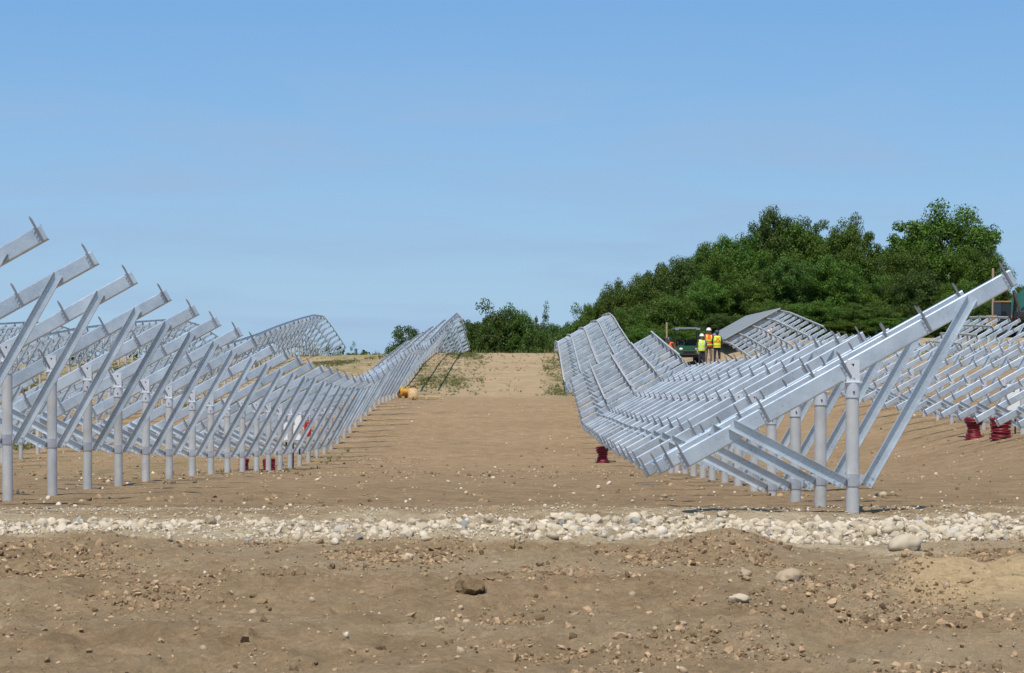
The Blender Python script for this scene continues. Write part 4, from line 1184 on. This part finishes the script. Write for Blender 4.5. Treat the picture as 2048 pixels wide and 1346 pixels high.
def tree(px, top_py, yy, half_px, label, variants, group, name='tree', sink=0.0):
    x = (px - ROW_VP_X) / F_PX * yy; g = hz(x, yy)
    zt = CAM_Z + (HORIZON_Y - top_py) / F_PX * yy
    H = (zt - g) / .95; W = half_px / F_PX * yy / .43
    cm, tm = variants[tree.n % len(variants)]; tree.n += 1
    e = empty(name, (x, yy, g), random.uniform(0, 6.28)); tag(e, label, name.replace('_', ' '), group)
    link('trunk', tm, e, None, None, (H, H, H))
    link('crown', cm, e, None, None, (W, W, H))
tree.n = 0
FG = 'trees of the wood behind the right rows'
WOOD = [(1885, 408, 190, 118, 'tallest broadleaf tree at the right end of the wood'),
        (1812, 478, 187, 62, 'broadleaf tree left of the tallest at the right end'),
        (1960, 480, 186, 60, 'broadleaf tree leaning out right of the tallest one'),
        (1552, 408, 192, 72, 'peaked dark broadleaf tree topping the middle of the wood'),
        (1625, 424, 190, 75, 'broadleaf tree right of the dark peak in the wood'),
        (1700, 433, 184, 66, 'bright green rounded tree left of the gap in the wood'),
        (1485, 450, 188, 62, 'broadleaf tree left of the dark peak in the wood'),
        (1425, 480, 186, 55, 'broadleaf tree halfway down the left slope of the wood'),
        (1355, 512, 184, 58, 'lower rounded tree on the left slope of the wood'),
        (1290, 535, 182, 55, 'small rounded tree near the left end of the wood'),
        (1232, 562, 180, 48, 'last dense tree at the left end of the wood'),
        (1762, 535, 178, 58, 'lower tree filling the gap in the wood'),
        (1660, 505, 174, 66, 'front tree below the bright rounded tree'),
        (1580, 510, 173, 66, 'front tree below the dark peak'),
        (1500, 530, 172, 62, 'front tree above the mounted solar modules'),
        (1420, 555, 172, 60, 'front tree above the workers'),
        (1340, 575, 171, 58, 'front tree above the wooden stake'),
        (1265, 605, 170, 50, 'front shrubby tree at the left end of the wood'),
        (1840, 535, 174, 70, 'front tree below the tallest tree'),
        (1930, 550, 173, 64, 'front tree behind the tip of the near right beam'),
        (1545, 600, 168, 60, 'low bushy tree right behind the mounted modules'),
        (1640, 595, 168, 60, 'low bushy tree at the foot of the wood, mid right'),
        (1740, 600, 168, 60, 'low bushy tree at the foot of the wood, far right'),
        (1440, 625, 167, 55, 'low bush at the foot of the wood behind the workers'),
        (1330, 640, 167, 50, 'low bush at the foot of the wood behind the stake'),
        (1690, 640, 166, 55, 'low bush at the foot of the wood, right of the modules'),
        (1800, 630, 166, 60, 'low bush at the foot of the wood, behind near beams'),
        (1890, 620, 168, 55, 'low bush at the foot of the wood, below the tallest tree'),
        (1970, 600, 170, 45, 'low bush beside the weathered wooden pole'),
        (1590, 650, 164, 50, 'low bush showing above the mounted modules'),
        (1285, 650, 164, 45, 'low bush behind the crest of row right of aisle'),
        (1380, 650, 163, 45, 'low bush directly behind the green utility vehicle'),
        (1320, 520, 186, 62, 'rounded tree filling the left shoulder of the wood'),
        (1395, 492, 188, 60, 'rounded tree above the left shoulder of the wood'),
        (1258, 552, 184, 52, 'low rounded tree at the outer left shoulder'),
        (1200, 590, 181, 40, 'lowest dense tree at the left tip of the wood'),
        (2045, 562, 215, 45, 'distant lower tree above the green-roofed barn')]
for px, ty, yy, hw, lab in WOOD: tree(px, ty, yy, hw, lab, VAR, FG)
CG = 'trees beyond the crest'
for px, ty, yy, hw, lab, vs in [(1182, 578, 205, 34, 'thin loose-leaved tree at the left tip of the wood', LOOSE),
        (1100, 606, 215, 34, 'sparse tree with sky gaps beyond the crest', LOOSE),
        (1052, 606, 225, 34, 'slender tree right of the dark clump beyond the crest', LOOSE),
        (990, 604, 220, 70, 'dark dense tree in the clump beyond the crest', DENSE),
        (953, 628, 216, 40, 'lower dense tree at left of the clump beyond crest', DENSE),
        (1038, 612, 218, 48, 'dense tree at right of the clump beyond crest', DENSE),
        (1090, 648, 212, 42, 'bushy low tree beneath the sparse tree', DENSE),
        (1140, 640, 210, 42, 'bushy low tree left of the right row crest', DENSE),
        (1122, 632, 214, 46, 'dense tree bridging the clump and the wood', DENSE),
        (1168, 612, 206, 42, 'dense rounded tree just left of the wood', DENSE),
        (842, 640, 240, 58, 'round tree peeking over the left row crest', DENSE),
        (812, 662, 238, 40, 'small tree left of the round one over the left row', DENSE),
        (880, 644, 245, 48, 'small tree right of the round one over the left row', DENSE),
        (706, 684, 200, 22, 'pale thin bush at the end of second left row', LOOSE)]:
    tree(px, ty, yy, hw, lab, vs, CG)

# far wooded ridge on the left horizon
fc, fr = [], []
for k in range(420):
    x = rng.uniform(-130, 10); y = 600 + rng.uniform(-12, 12)
    g = float(height_base(x, y)); top = 17.0 + 2.5 * float(fbm(np.array([x * .05]), np.array([1.0]), 77, 3)[0])
    fc.append((x, y, g + rng.uniform(1, top))); fr.append(rng.uniform(1.2, 2.2))
V, Fq = leaf_cloud(np.array(fc), np.array(fr), 45, .45)
fw = link('distant_wood', np_mesh('distant_wood', V, Fq, M_LEAFD))
tag(fw, 'dark distant wood on the horizon left of the aisle crest', kind='stuff')

# ------------------------------------------------------------------ grass and weeds
def grass(name, X, Y, hgt, label, blades=12):
    n = len(X); Z = height(X, Y)
    P = np.repeat(np.stack([X, Y, Z], -1), blades, axis=0); hh = np.repeat(hgt, blades) * rng.uniform(.5, 1.2, n * blades)
    a = rng.uniform(0, 2 * np.pi, n * blades); rad = rng.uniform(0, 1, n * blades) * hh * .55
    P[:, 0] += np.cos(a) * rad; P[:, 1] += np.sin(a) * rad; P[:, 2] -= .01
    b = rng.uniform(0, 2 * np.pi, n * blades); w = (hh * .06 + .004)[:, None]
    t = np.stack([np.cos(b), np.sin(b), 0 * b], -1)
    lean = np.stack([np.cos(a), np.sin(a), 0 * a], -1) * (hh * rng.uniform(.1, .6, n * blades))[:, None]
    tip = P + lean; tip[:, 2] += hh
    V = np.stack([P - t * w, P + t * w, tip], 1).reshape(-1, 3)
    o = link(name, np_mesh(name, V, np.arange(len(V)).reshape(-1, 3), M_GRASS))
    tag(o, label, kind='stuff')
def gd(X, Y):
    d = sstep(.05, .5, fbm(X * .45, Y * .12, 59, 4)) * sstep(1.3, 2.6, np.abs(X + 1.2))
    return np.clip(d + .02, 0, 1)
X, Y = scatter(52000, -26, 8, 106, 152, gd)
X2, Y2 = scatter(2600, -5.6, -2.3, 106, 149, lambda X, Y: .15 + .85 * sstep(-.1, .4, fbm(X * .7, Y * .13, 62, 3)))
X3, Y3 = scatter(900, .4, 1.9, 106, 149, lambda X, Y: .15 + .85 * sstep(-.1, .4, fbm(X * .7, Y * .13, 63, 3)))
X, Y = np.concatenate([X, X2, X3]), np.concatenate([Y, Y2, Y3])
grass('hill_grass', X, Y, rng.uniform(.04, .13, len(X)), 'thin green grass tufts on the slope up to the crest', 10)
X, Y = scatter(5000, -20, -8.5, 74, 104, lambda X, Y: np.clip(sstep(.12, .5, fbm(X * .3, Y * .08, 61, 3)), 0, 1))
grass('field_grass', X, Y, rng.uniform(.06, .2, len(X)), 'grass patches on the soil between the left rows', 10)
X, Y = scatter(60, -6.8, -5.2, 45, 72)
grass('weeds', X, Y, rng.uniform(.04, .12, len(X)), 'small weeds sprouting along the posts of the left row', 14)
X, Y = scatter(6000, -40, 60, 152, 185)
grass('verge_grass', X, Y, rng.uniform(.15, .4, len(X)), 'rough grass at the foot of the trees beyond crest', 10)
